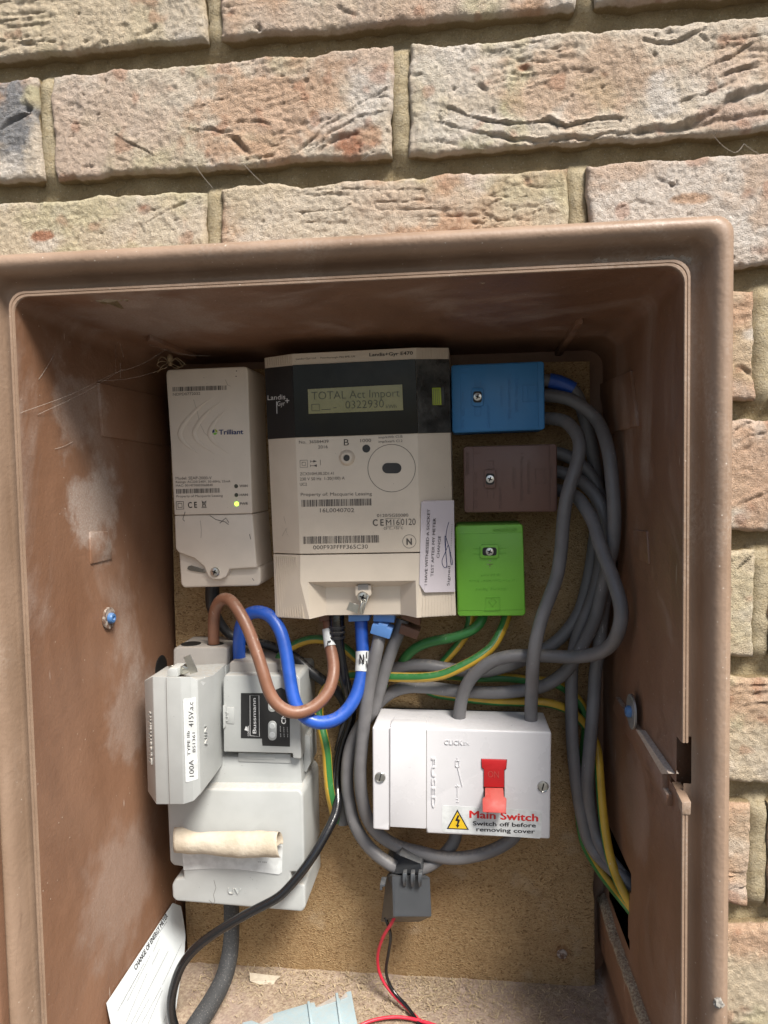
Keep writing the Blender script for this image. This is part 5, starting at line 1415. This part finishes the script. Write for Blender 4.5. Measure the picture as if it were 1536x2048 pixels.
# brown and blue supply tails with their marker sleeves
o, S = cable('insulated_cable', ((429, 1315, .163), (428, 1289, .161), (427, 1255, .155), (429, 1226, .148), (437, 1205, .142), (451, 1196, .137), (466, 1205, .132), (480, 1226, .128), (495, 1255, .124), (506, 1284, .121), (517, 1315, .117), (528, 1351, .113), (538, 1383, .111), (553, 1408, .110), (576, 1423, .111), (600, 1425, .114), (628, 1414, .119), (654, 1388, .126), (666, 1356, .133), (667, 1326, .140), (661, 1294, .147), (658, 1259, .153), (656, 1236, .157)), 0.0050, M_bcab,
      'thick brown supply tail looped from the fuse unit up to the meter')
sl_ = tube('marker_sleeve', [P(*p) for p in ((657.5, 1258, .1533), (660, 1280, .150), (662, 1294, .147))], 0.0056, M_label, o)
lines('sleeve_mark', [[(655, 1284), (662, 1282)]], 3.0, 0.1425, M_ink, sl_)
text('L', (655, 1292), (662, 1291), 7, 0.1415, M_ink, sl_)
o, S = cable('insulated_cable', ((480, 1345, .160), (479, 1320, .158), (478, 1288, .155), (482, 1251, .151), (495, 1229, .148), (515, 1223, .145), (537, 1229, .142), (554, 1248, .139), (565, 1274, .136), (574, 1315, .132), (579, 1351, .128), (585, 1388, .124), (594, 1415, .122), (612, 1436, .121), (638, 1446, .121), (667, 1441, .124), (692, 1423, .129), (710, 1396, .134), (720, 1366, .139), (725, 1340, .143), (726, 1310, .147), (724, 1280, .150), (722, 1238, .153)), 0.0054, M_blcab,
      'thick blue neutral tail looped from the fuse unit up to the meter')
sl_ = tube('marker_sleeve', [P(*p) for p in ((725.5, 1303, .148), (726, 1322, .1455), (724.5, 1343, .1427))], 0.0061, M_label, o)
lines('sleeve_mark', [[(720, 1309), (720, 1328)], [(720, 1309), (727, 1328)], [(727, 1309), (727, 1328)], [(733, 1304), (733, 1317)], [(722, 1338), (722, 1343)], [(733, 1322), (734, 1335)]], 2.4, 0.1380, M_ink, sl_)
# black leads
cable('black_lead', ((425, 1150, .165), (425, 1178, .165), (424, 1205, .168), (430, 1230, .172), (444, 1252, .175), (458, 1268, .177), (480, 1279, .178), (528, 1288, .177), (556, 1297, .175), (592, 1316, .172), (617, 1339, .171), (646, 1361, .171), (677, 1385, .172), (692, 1415, .174), (688, 1460, .176), (678, 1500, .179)), [.0062, .0062, .0058, .0050, .0042, .0040, .0040, .0040, .0040, .0042, .0044, .0044, .0044, .0044, .0044, .0044], M_kcab,
      'matt black lead running from under the hub behind the blue tail')
cable('black_lead', ((673, 1225, .152), (674, 1252, .150), (675, 1275, .150), (677, 1292, .150), (683, 1329, .151), (690, 1361, .153), (697, 1392, .158), (704, 1425, .162), (697, 1455, .164), (684, 1490, .164), (676, 1530, .162), (674, 1570, .158), (676, 1602, .150), (670, 1632, .143), (654, 1664, .134), (632, 1703, .126), (605, 1742, .1195), (572, 1781, .115), (550, 1799, .113), (494, 1828, .112), (438, 1861, .110), (396, 1892, .108), (365, 1928, .106), (349, 1968, .103), (342, 2004, .101), (345, 2040, .100), (360, 2085, .100), (374, 2170, .098)),
      [.0066, .0064, .0060, .0050, .0046, .0046, .0044, .0042, .0042, .0042, .0042, .0040, .0040, .0040] + [.0037] * 14, M_kgl, 'glossy black lead from the meter sweeping across the fuse unit to the floor')
bm = bmesh.new()
for y in (1254, 1264, 1274):
    bm_lathe(bm, [(0.0060, -.0012), (0.0070, -.0008), (0.0070, .0008), (0.0060, .0012)], P(674.5, y, .150), Vector((0, 0, 1)), 18)
tag(from_bm('strain_relief', bm, M_kcab, bpy.data.objects['black_lead.001']), None)
t = NT('dusty_black_sheath')
M_sup = t.done(t.mix(t.ramp(t.noise(900, 2, 0.8), 0.60, 0.72, 0, 0.7), (0.035, 0.036, 0.038, 1), (0.30, 0.28, 0.25, 1)), 0.7, t.bump(t.noise(500, 3), 0.0004))
cable('supply_cable', ((462, 1790, .166), (463, 1830, .166), (463, 1868, .164), (459, 1912, .158), (446, 1960, .144), (422, 2006, .124), (395, 2048, .106), (365, 2095, .092), (335, 2140, .084), (322, 2220, .080)), [.0068, .0069, .0070, .0074, .0078, .0080, .0082, .0082, .0082, .0082], M_sup, 'thick dusty black supply cable entering the fuse unit from below')
# green and yellow earth wires
GY = [M_grn, M_ylw]
EG = 'green and yellow earth wires'
cable('earth_wire', ((1016, 1222, .172), (1010, 1245, .168), (996, 1275, .160), (983, 1295, .156), (957, 1315, .151), (926, 1332, .149), (887, 1349, .149), (846, 1355, .150), (784, 1354, .160), (740, 1351, .166), (700, 1350, .168), (668, 1360, .170), (648, 1385, .165), (637, 1420, .160), (645, 1463, .152), (653, 1502, .148), (656, 1547, .147), (660, 1586, .149), (667, 1618, .156), (672, 1640, .166)), 0.0040, GY,
      'green and yellow earth wire sweeping from the green block past the blue tail', group=EG, stripe=((0.72, 1.0), (0.22, 0.5)), twist=-0.25)
cable('earth_wire', ((941, 1222, .174), (941, 1242, .172), (934, 1264, .172), (915, 1292, .174), (896, 1314, .178), (870, 1345, .183), (850, 1372, .184), (866, 1386, .182), (915, 1394, .178), (973, 1401, .176), (1039, 1404, .174), (1083, 1404, .173), (1116, 1411, .174), (1140, 1422, .177), (1162, 1440, .179), (1180, 1465, .178), (1193, 1492, .174), (1198, 1534, .164), (1202, 1586, .158), (1207, 1639, .152), (1215, 1691, .145), (1226, 1735, .138), (1244, 1780, .124), (1264, 1814, .121)), 0.0038, GY,
      'mostly yellow earth wire running along the top of the switch and down the right', group=EG, stripe=((0.60, 1.0), (0.2, 0.4)), twist=0.2)
cable('earth_wire', ((860, 1352, .184), (905, 1352, .183), (950, 1356, .182), (1005, 1355, .181), (1050, 1359, .181), (1100, 1364, .181), (1126, 1374, .182), (1158, 1402, .183), (1172, 1435, .183), (1168, 1500, .184), (1160, 1560, .184), (1158, 1620, .183), (1168, 1684, .178), (1185, 1717, .168), (1206, 1750, .152), (1227, 1777, .140), (1246, 1800, .124), (1268, 1828, .120)), 0.0038, GY,
      'green and yellow earth wire behind the grey tails bending into the wall hole', group=EG, stripe=((0.62, 0.86), (0.12, 0.36)), twist=0.3)
cable('earth_wire', ((968, 1222, .170), (963, 1242, .165), (945, 1260, .163), (906, 1275, .164), (867, 1282, .166), (838, 1292, .168), (818, 1306, .171), (805, 1324, .175), (795, 1350, .180)), 0.0042, GY,
      'green sided earth wire curving left from the green block', group=EG, stripe=((0.45, 0.62),), twist=0.0)
cable('earth_wire', ((549, 1365, .150), (552, 1345, .152), (556, 1322, .158), (566, 1306, .165), (583, 1293, .170), (607, 1282, .173), (630, 1278, .174), (652, 1280, .175), (672, 1286, .176), (688, 1294, .177), (702, 1307, .177), (717, 1321, .177), (740, 1342, .178), (770, 1375, .182)), 0.0038, GY,
      'green and yellow earth wire arching behind the brown tail', group=EG, stripe=((0.55, 0.8), (0.05, 0.3)), twist=0.1)
# thin sensor wires
WG = 'thin clamp wires'
cable('sensor_wire', ((790, 1828, .140), (786, 1842, .138), (766, 1874, .145), (755, 1913, .154), (761, 1952, .158), (786, 1989, .154), (822, 2024, .144), (850, 2050, .134), (880, 2075, .126)), 0.0014, M_redw, 'thin red wire hanging from the current clamp', 'wire', WG, n=10)
cable('sensor_wire', ((770, 1835, .150), (776, 1850, .148), (782, 1870, .148), (777, 1906, .152), (772, 1945, .156), (785, 1980, .154), (817, 2016, .145), (838, 2046, .134), (868, 2078, .125)), 0.0014, M_kgl, 'thin black wire hanging from the current clamp', 'wire', WG, n=10)
cable('sensor_wire', ((690, 2072, .120), (727, 2047, .130), (766, 2036, .135), (800, 2034, .137), (821, 2037, .137), (860, 2047, .133), (900, 2062, .128)), 0.0014, M_redw, 'thin red wire lying curled on the dusty floor', 'wire', WG, n=10)

# ------------------------------------------------------------------ things at the bottom of the cabinet
t = NT('dusty_floor')
t0_ = t.ramp(t.noise(300, 5, 0.75), 0.35, 0.68)
k = t.mix(t0_, (0.24, 0.175, 0.13, 1), (0.42, 0.34, 0.25, 1))
k = t.mix(t.ramp(t.noise(22, 4), 0.45, 0.7, 0, 0.6), k, (0.34, 0.26, 0.23, 1))
M_dust = t.done(k, 0.95, t.bump(t.noise(420, 5, 0.75), 0.0012), 0.1)
# a skin of sawdust over the floor, with real shavings on it
zf = ZC - 0.4600
gx = np.linspace(LW1 + 0.003, RW1 - 0.003, 120); gy = np.linspace(0.05, Yk - 0.002, 60)
X, Yg = np.meshgrid(gx, gy, indexing='ij')
Zg = zf - 0.0022 * (0.2115 - Yg) * 3 * 0 + 0.0014 + 0.0012 * fbm(X * 60, Yg * 60, 2.2, 4) + 0.0012 * sstep(0.17, 0.2, Yg)
Zg = Zg + (BW0 - BW1) * (Yk - Yg) / (Yk - Yf) + 0.0005
idx = np.arange(X.size).reshape(X.shape)
Q = np.stack([idx[:-1, :-1], idx[1:, :-1], idx[1:, 1:], idx[:-1, 1:]], -1).reshape(-1, 4)
tag(from_np('sawdust', np.stack([X, Yg, Zg], -1).reshape(-1, 3), Q, M_dust, smooth=1.5), 'pale layer of sawdust covering the cabinet floor', 'sawdust', kind='stuff')
t = NT('wood_shaving')
M_shav = t.done(t.mix(t.noise(90, 2), (0.27, 0.19, 0.11, 1), (0.50, 0.41, 0.27, 1)), 0.85)
def zfloor(x, y):
    i = int(np.clip(np.searchsorted(gx, x), 0, len(gx) - 1)); j = int(np.clip(np.searchsorted(gy, y), 0, len(gy) - 1))
    return Zg[i, j]
bm = bmesh.new()
rr = random.Random(4)
for i in range(5200):
    y = Yk - 0.024 - abs(rr.gauss(0, 0.026)) if rr.random() < 0.75 else rr.uniform(0.08, 0.187)
    x = rr.uniform(-0.25, 0.10)
    if rr.random() < 0.5: x = rr.gauss(-0.03, 0.07)
    if not (-0.262 < x < 0.105 and 0.06 < y < 0.189): continue
    z = zfloor(x, y) + rr.uniform(0, 0.0012)
    L = rr.choice((0.0008, 0.0012, 0.0012, 0.002, 0.003, 0.005)) * rr.uniform(0.5, 1.2); w_ = rr.uniform(0.0002, 0.0009)
    a = rr.uniform(0, math.pi * 2); tl_ = rr.uniform(-0.5, 0.7); cu = rr.uniform(-2.2, 2.2)
    d = Vector((math.cos(a) * math.cos(tl_), math.sin(a) * math.cos(tl_), abs(math.sin(tl_))))
    s = Vector((-math.sin(a), math.cos(a), rr.uniform(-.4, .4))).normalized() * w_ * 0.5
    pv = None
    for q_ in range(4):
        u = q_ / 3
        c = Vector((x, y, z + 0.0003)) + d * (L * u) + s.normalized() * (cu * L * 0.4 * u * u)
        nv_ = (bm.verts.new(c - s), bm.verts.new(c + s))
        if pv: bm.faces.new((pv[0], pv[1], nv_[1], nv_[0]))
        pv = nv_
tag(from_bm('wood_shavings', bm, M_shav, smooth=None, fix=False), 'scattered pale wood shavings on the cabinet floor', 'shavings', kind='stuff')
FN = Vector((0, 0, 1))
def onfloor(px, py, h=0.0): return hit(px, py, Vector((0, 0.18, zf + 0.003 + h)), FN)
# flake of bark
bm = bmesh.new()
q = [P(*cc) for cc in ((499, 1945, .176), (530, 1949, .178), (561, 1952, .176), (551, 1961, .172), (543, 1977, .168), (520, 1970, .168), (500, 1962, .170))]
bm_prism(bm, q, back=[v + Vector((0, 0.0006, -0.0012)) for v in q])
tag(from_bm('wood_flake', bm, M_aged, smooth=None), 'curled pale flake lying against the board at its lower edge', 'flake')
t = NT('twig')
M_twig = t.done((0.30, 0.25, 0.20, 1), 0.9)
bm = bmesh.new()
bm_tube(bm, [P(*cc) for cc in ((572, 1960, .180), (563, 1978, .173), (556, 1995, .167), (540, 2010, .161), (522, 2024, .156), (505, 2035, .152))], [.0009, .0012, .0012, .001, .0008, .0004], n=7)
bm_tube(bm, [P(*cc) for cc in ((566, 1972, .174), (580, 1983, .172), (605, 1975, .175), (628, 1958, .182))], [.0008, .0007, .0006, .0004], n=6)
tag(from_bm('twig', bm, M_twig), 'thin dry twig with a side shoot on the cabinet floor', 'twig')
# pale plastic part lying on the floor
cP = crop(460, 1930, 3.491)
pt = thing('terminal_cover', onfloor(600, 2046), 'pale blue grey stepped plastic cover lying on the cabinet floor', 'plastic cover')
def lp(x, y, h): return onfloor(*cP(x, y), h)
bm = bmesh.new()
st_ = [(85, 400), (150, 384), (205, 405), (300, 338), (555, 262), (590, 258), (600, 292), (735, 212), (768, 232), (815, 185), (845, 178), (890, 412), (905, 480), (100, 560)]
tq = [lp(x, y, 0.018) for x, y in st_]
bm_prism(bm, tq, back=[v + Vector((0, 0, -0.0175)) for v in tq], bev=0.0006, seg=2)
from_bm('shell', bm, M_paleblue, pt)
for a, b in (((548, 268), (570, 420)), ((745, 208), (775, 420))):
    bm = bmesh.new()
    p0, p1 = lp(*a, 0.018), lp(*b, 0.018)
    bm_box(bm, (p0 + p1) / 2 + Vector((0, 0, 0.0008)), 0.0022, (p1 - p0).length, 0.0024, Vector((p1 - p0)).to_track_quat('Y', 'Z').to_matrix(), 0.0004)
    from_bm('rib', bm, M_paleblue, pt)
for pts in (((600, 292), (735, 215), (745, 248), (612, 292)), ((205, 405), (300, 340), (304, 382), (220, 412)), ((770, 232), (815, 192), (820, 220), (772, 242))):
    bm = bmesh.new()
    q = [lp(*p, 0.0186) for p in pts]
    bm_prism(bm, q, back=[v + Vector((0, 0, -0.0006)) for v in q])
    from_bm('recess', bm, M_lgrey2, pt, smooth=None)
# leaflet standing against the left wall
A_, B_ = hit(214, 2006, LP, LN) + LN * 0.003, hit(346, 1806, LP, LN) + LN * 0.003
C1 = P(347, 2052, 0.118)
ln = (A_ - B_).cross(C1 - B_).normalized()
if ln.dot(CAM - B_) < 0: ln = -ln
hl = lambda px, py, d=0.0: hit(px, py, B_, ln) + ln * d
outl_ = [(214, 2006), (346, 1806), (362, 1812), (367, 1840), (371, 1870), (369, 1905), (357, 1985), (346, 2060), (330, 2110), (236, 2110)]
bm = bmesh.new()
q = [hl(*p) for p in outl_]
bm_prism(bm, q, back=[v - ln * 0.0006 for v in q])
leaf = from_bm('leaflet', bm, plastic('card', (0.60, 0.64, 0.66), 0.6, 0.2, 0.2, var=0.03), smooth=None)
tag(leaf, 'white printed leaflet leaning against the cabinet\'s left wall', 'leaflet')
cL = crop(200, 1790, 7.68)
def TL(s, a, b, h, bold=0.0, name='lettering', m=M_ink):
    return text3(s, hl(*cL(*a)), hl(*cL(*b)), h, ln, m, leaf, bold, lift=0.0003, name=name)
TL('CHANGE OF ENERGY METER', (545, 1165), (1040, 330), 0.0040, 0.03)
for a, b in (((330, 1690), (680, 1060)), ((420, 1640), (770, 940)), ((270, 1800), (600, 1200)), ((400, 1960), (730, 1200)), ((800, 1080), (915, 840)), ((480, 1990), (1050, 870)), ((550, 1980), (760, 1600)), ((960, 1390), (1255, 760)), ((640, 1990), (940, 1430)), ((740, 1990), (960, 1470)), ((860, 660), (1030, 420)), ((820, 880), (920, 640)), ((980, 1960), (1020, 1860))):
    n_w = max(3, int(math.hypot(b[0] - a[0], b[1] - a[1]) / 42))
    s_ = ' '.join('=' * (2 + (7 * i_ + n_w) % 5) for i_ in range(n_w))      # small print, too fine to read
    TL(s_, a, b, 0.0014)
# broken render strip along the right wall near the floor
t = NT('dusty_plaster')
M_plas = t.done(t.mix(t.ramp(t.noise(500, 4, 0.75), 0.35, 0.65), (0.22, 0.15, 0.105, 1), (0.50, 0.42, 0.30, 1)), 0.95, t.bump(t.noise(300, 4, 0.7), 0.0014), 0.1)
# ledge moulded along the foot of the right wall, thick with dust
wx = lambda y: RW0 + (RW1 - RW0) * (y - Yf) / (Yk - Yf)
NL = 44
V = []
for i in range(NL + 1):
    y = 0.02 + (0.206 - 0.02) * i / NL
    jx = 0.0011 * float(fbm(y * 60, 0.3, 1.0, 3)); jz = 0.0014 * float(fbm(y * 80, 2.3, 1.0, 3))
    hi = 0.0 + 0.006 * float(sstep(0.150, 0.19, np.array(y)))
    V += [(wx(y) + 0.003, y, ZC - 0.3885 + jz + hi), (wx(y) - 0.003, y, ZC - 0.3895 + jz + hi), (wx(y) - 0.0062 + jx, y, ZC - 0.391 + jz + hi * .5), (wx(y) - 0.0066 + jx, y, ZC - 0.394), (wx(y) - 0.0058, y, ZC - 0.426 - jz), (wx(y) + 0.003, y, ZC - 0.4275)]
idx = np.arange(len(V)).reshape(NL + 1, 6)
Q = np.stack([idx[:-1, :-1], idx[1:, :-1], idx[1:, 1:], idx[:-1, 1:]], -1).reshape(-1, 4)
led = from_np('dusty_ledge', V, Q, M_cab, cabinet, smooth=0.7)
bm = bmesh.new()
for i in range(NL):
    pass
V2 = []
for i in range(NL + 1):
    for j in range(4):
        x, y, z = V[i * 6 + min(j, 2)] if j < 3 else V[i * 6 + 2]
        V2.append((x - (0.0004 if j == 3 else 0), y, z + (0.0012 + 0.0006 * float(fbm(y * 300, j, 3.0, 3)) if j < 3 else -0.001)))
idx = np.arange(len(V2)).reshape(NL + 1, 4)
Q = np.stack([idx[:-1, :-1], idx[1:, :-1], idx[1:, 1:], idx[:-1, 1:]], -1).reshape(-1, 4)
bm.free()
from_np('dust_layer', V2, Q, M_plas, led, smooth=1.2)
# spider and cobwebs by the hub's top
t = NT('spider_skin')
M_spi = t.done(t.mix(t.noise(600, 2), (0.20, 0.145, 0.085, 1), (0.34, 0.26, 0.16, 1)), 0.6)
spp = P(340, 722, 0.135)
spd = thing('spider', spp + Vector((0, 0.003, -0.004)), 'small pale long-legged spider above the white hub', 'spider')
bm = bmesh.new()
for c, r, sc_v in ((Vector((0, 0, 0.0020)), 0.0029, (0.85, 0.9, 1.25)), (Vector((0.0006, -0.0006, -0.0024)), 0.0019, (0.95, 0.85, 1.0))):
    g_ = bmesh.ops.create_uvsphere(bm, u_segments=14, v_segments=10, radius=r)
    bmesh.ops.transform(bm, matrix=Matrix.Translation(spp + c) @ Matrix.Diagonal((*sc_v, 1)), verts=g_['verts'])
from_bm('body', bm, M_spi, spd, smooth=1.5)
cW = crop(0, 560, 2.7675)
for pts in (((930, 455), (890, 450), (868, 470), (905, 492)), ((928, 462), (900, 475), (880, 500), (850, 512)), ((950, 455), (975, 430), (1000, 445), (1028, 470)), ((952, 462), (980, 478), (1005, 482), (1022, 460)),
            ((930, 450), (905, 425), (885, 432), (872, 458)), ((935, 466), (918, 486), (890, 496), (872, 512)), ((948, 450), (968, 436), (992, 452), (1010, 476)), ((946, 466), (962, 486), (985, 488), (1000, 480))):
    tube('leg', [P(*cW(x, y), 0.133 - 0.004 * math.sin(i * 1.2)) for i, (x, y) in enumerate(pts)], 0.00024, M_spi, spd, n=5, step=0.001)
t = NT('spider_silk')
M_silk = t.done((0.55, 0.50, 0.45, 1), 0.6)
t.b.inputs['Alpha'].default_value = 0.3
bm = bmesh.new()
def strand(a, b, sag=0.004, r=0.00016):
    m_ = (a + b) / 2 + Vector((0, 0, -sag))
    bm_tube(bm, [a, m_, b], r, n=4, step=0.006)
wl_ = lambda x, y, d=0.0005: hit(*cW(x, y), LP, LN) + LN * d
wt_ = lambda x, y, d=0.0005: hit(*cW(x, y), TP, TN) + TN * d
strand(wl_(110, 735), wl_(560, 515, .012), 0.002); strand(wl_(205, 745), wl_(590, 495, .014), 0.002); strand(wl_(210, 550), wl_(295, 415), 0.001)
strand(wl_(560, 515, .012), wt_(640, 335), 0.001); strand(wl_(620, 430, .01), wt_(660, 330), 0.001); strand(wl_(300, 935), wl_(400, 895), 0.001)
strand(wt_(320, 330), wl_(215, 640), 0.002); strand(wl_(560, 515, .012), P(330, 700, 0.13), 0.003); strand(wl_(600, 460, .01), wl_(640, 545, .004), 0.001)
strand(P(335, 735, .14), wl_(540, 560), 0.003); strand(P(300, 690, .12), P(420, 712, .14), 0.003)
tag(from_bm('cobweb', bm, M_silk), 'faint cobweb strands in the cabinet\'s upper left corner', 'cobweb')
bm = bmesh.new()
for a, b in (((1320, 545), (1400, 610)), ((1400, 610), (1440, 575)), ((1340, 500), (1320, 545)), ((1440, 575), (1560, 640))):
    strand(P(*c2(*a), -0.001), P(*c2(*b), 0.004), 0.002, 0.00013)
strand(P(*c1(780, 660), -0.001), P(*c1(850, 750), 0.004), 0.001, 0.00013); strand(P(*c1(970, 650), -0.001), P(*c1(1060, 740), 0.003), 0.001, 0.00013); strand(P(*c1(1450, 640), 0.002), P(*c1(1510, 570), 0), 0.002, 0.00013)
tag(from_bm('cobweb', bm, M_silk), 'thin cobweb threads strung across the upper brick joints', 'cobweb')
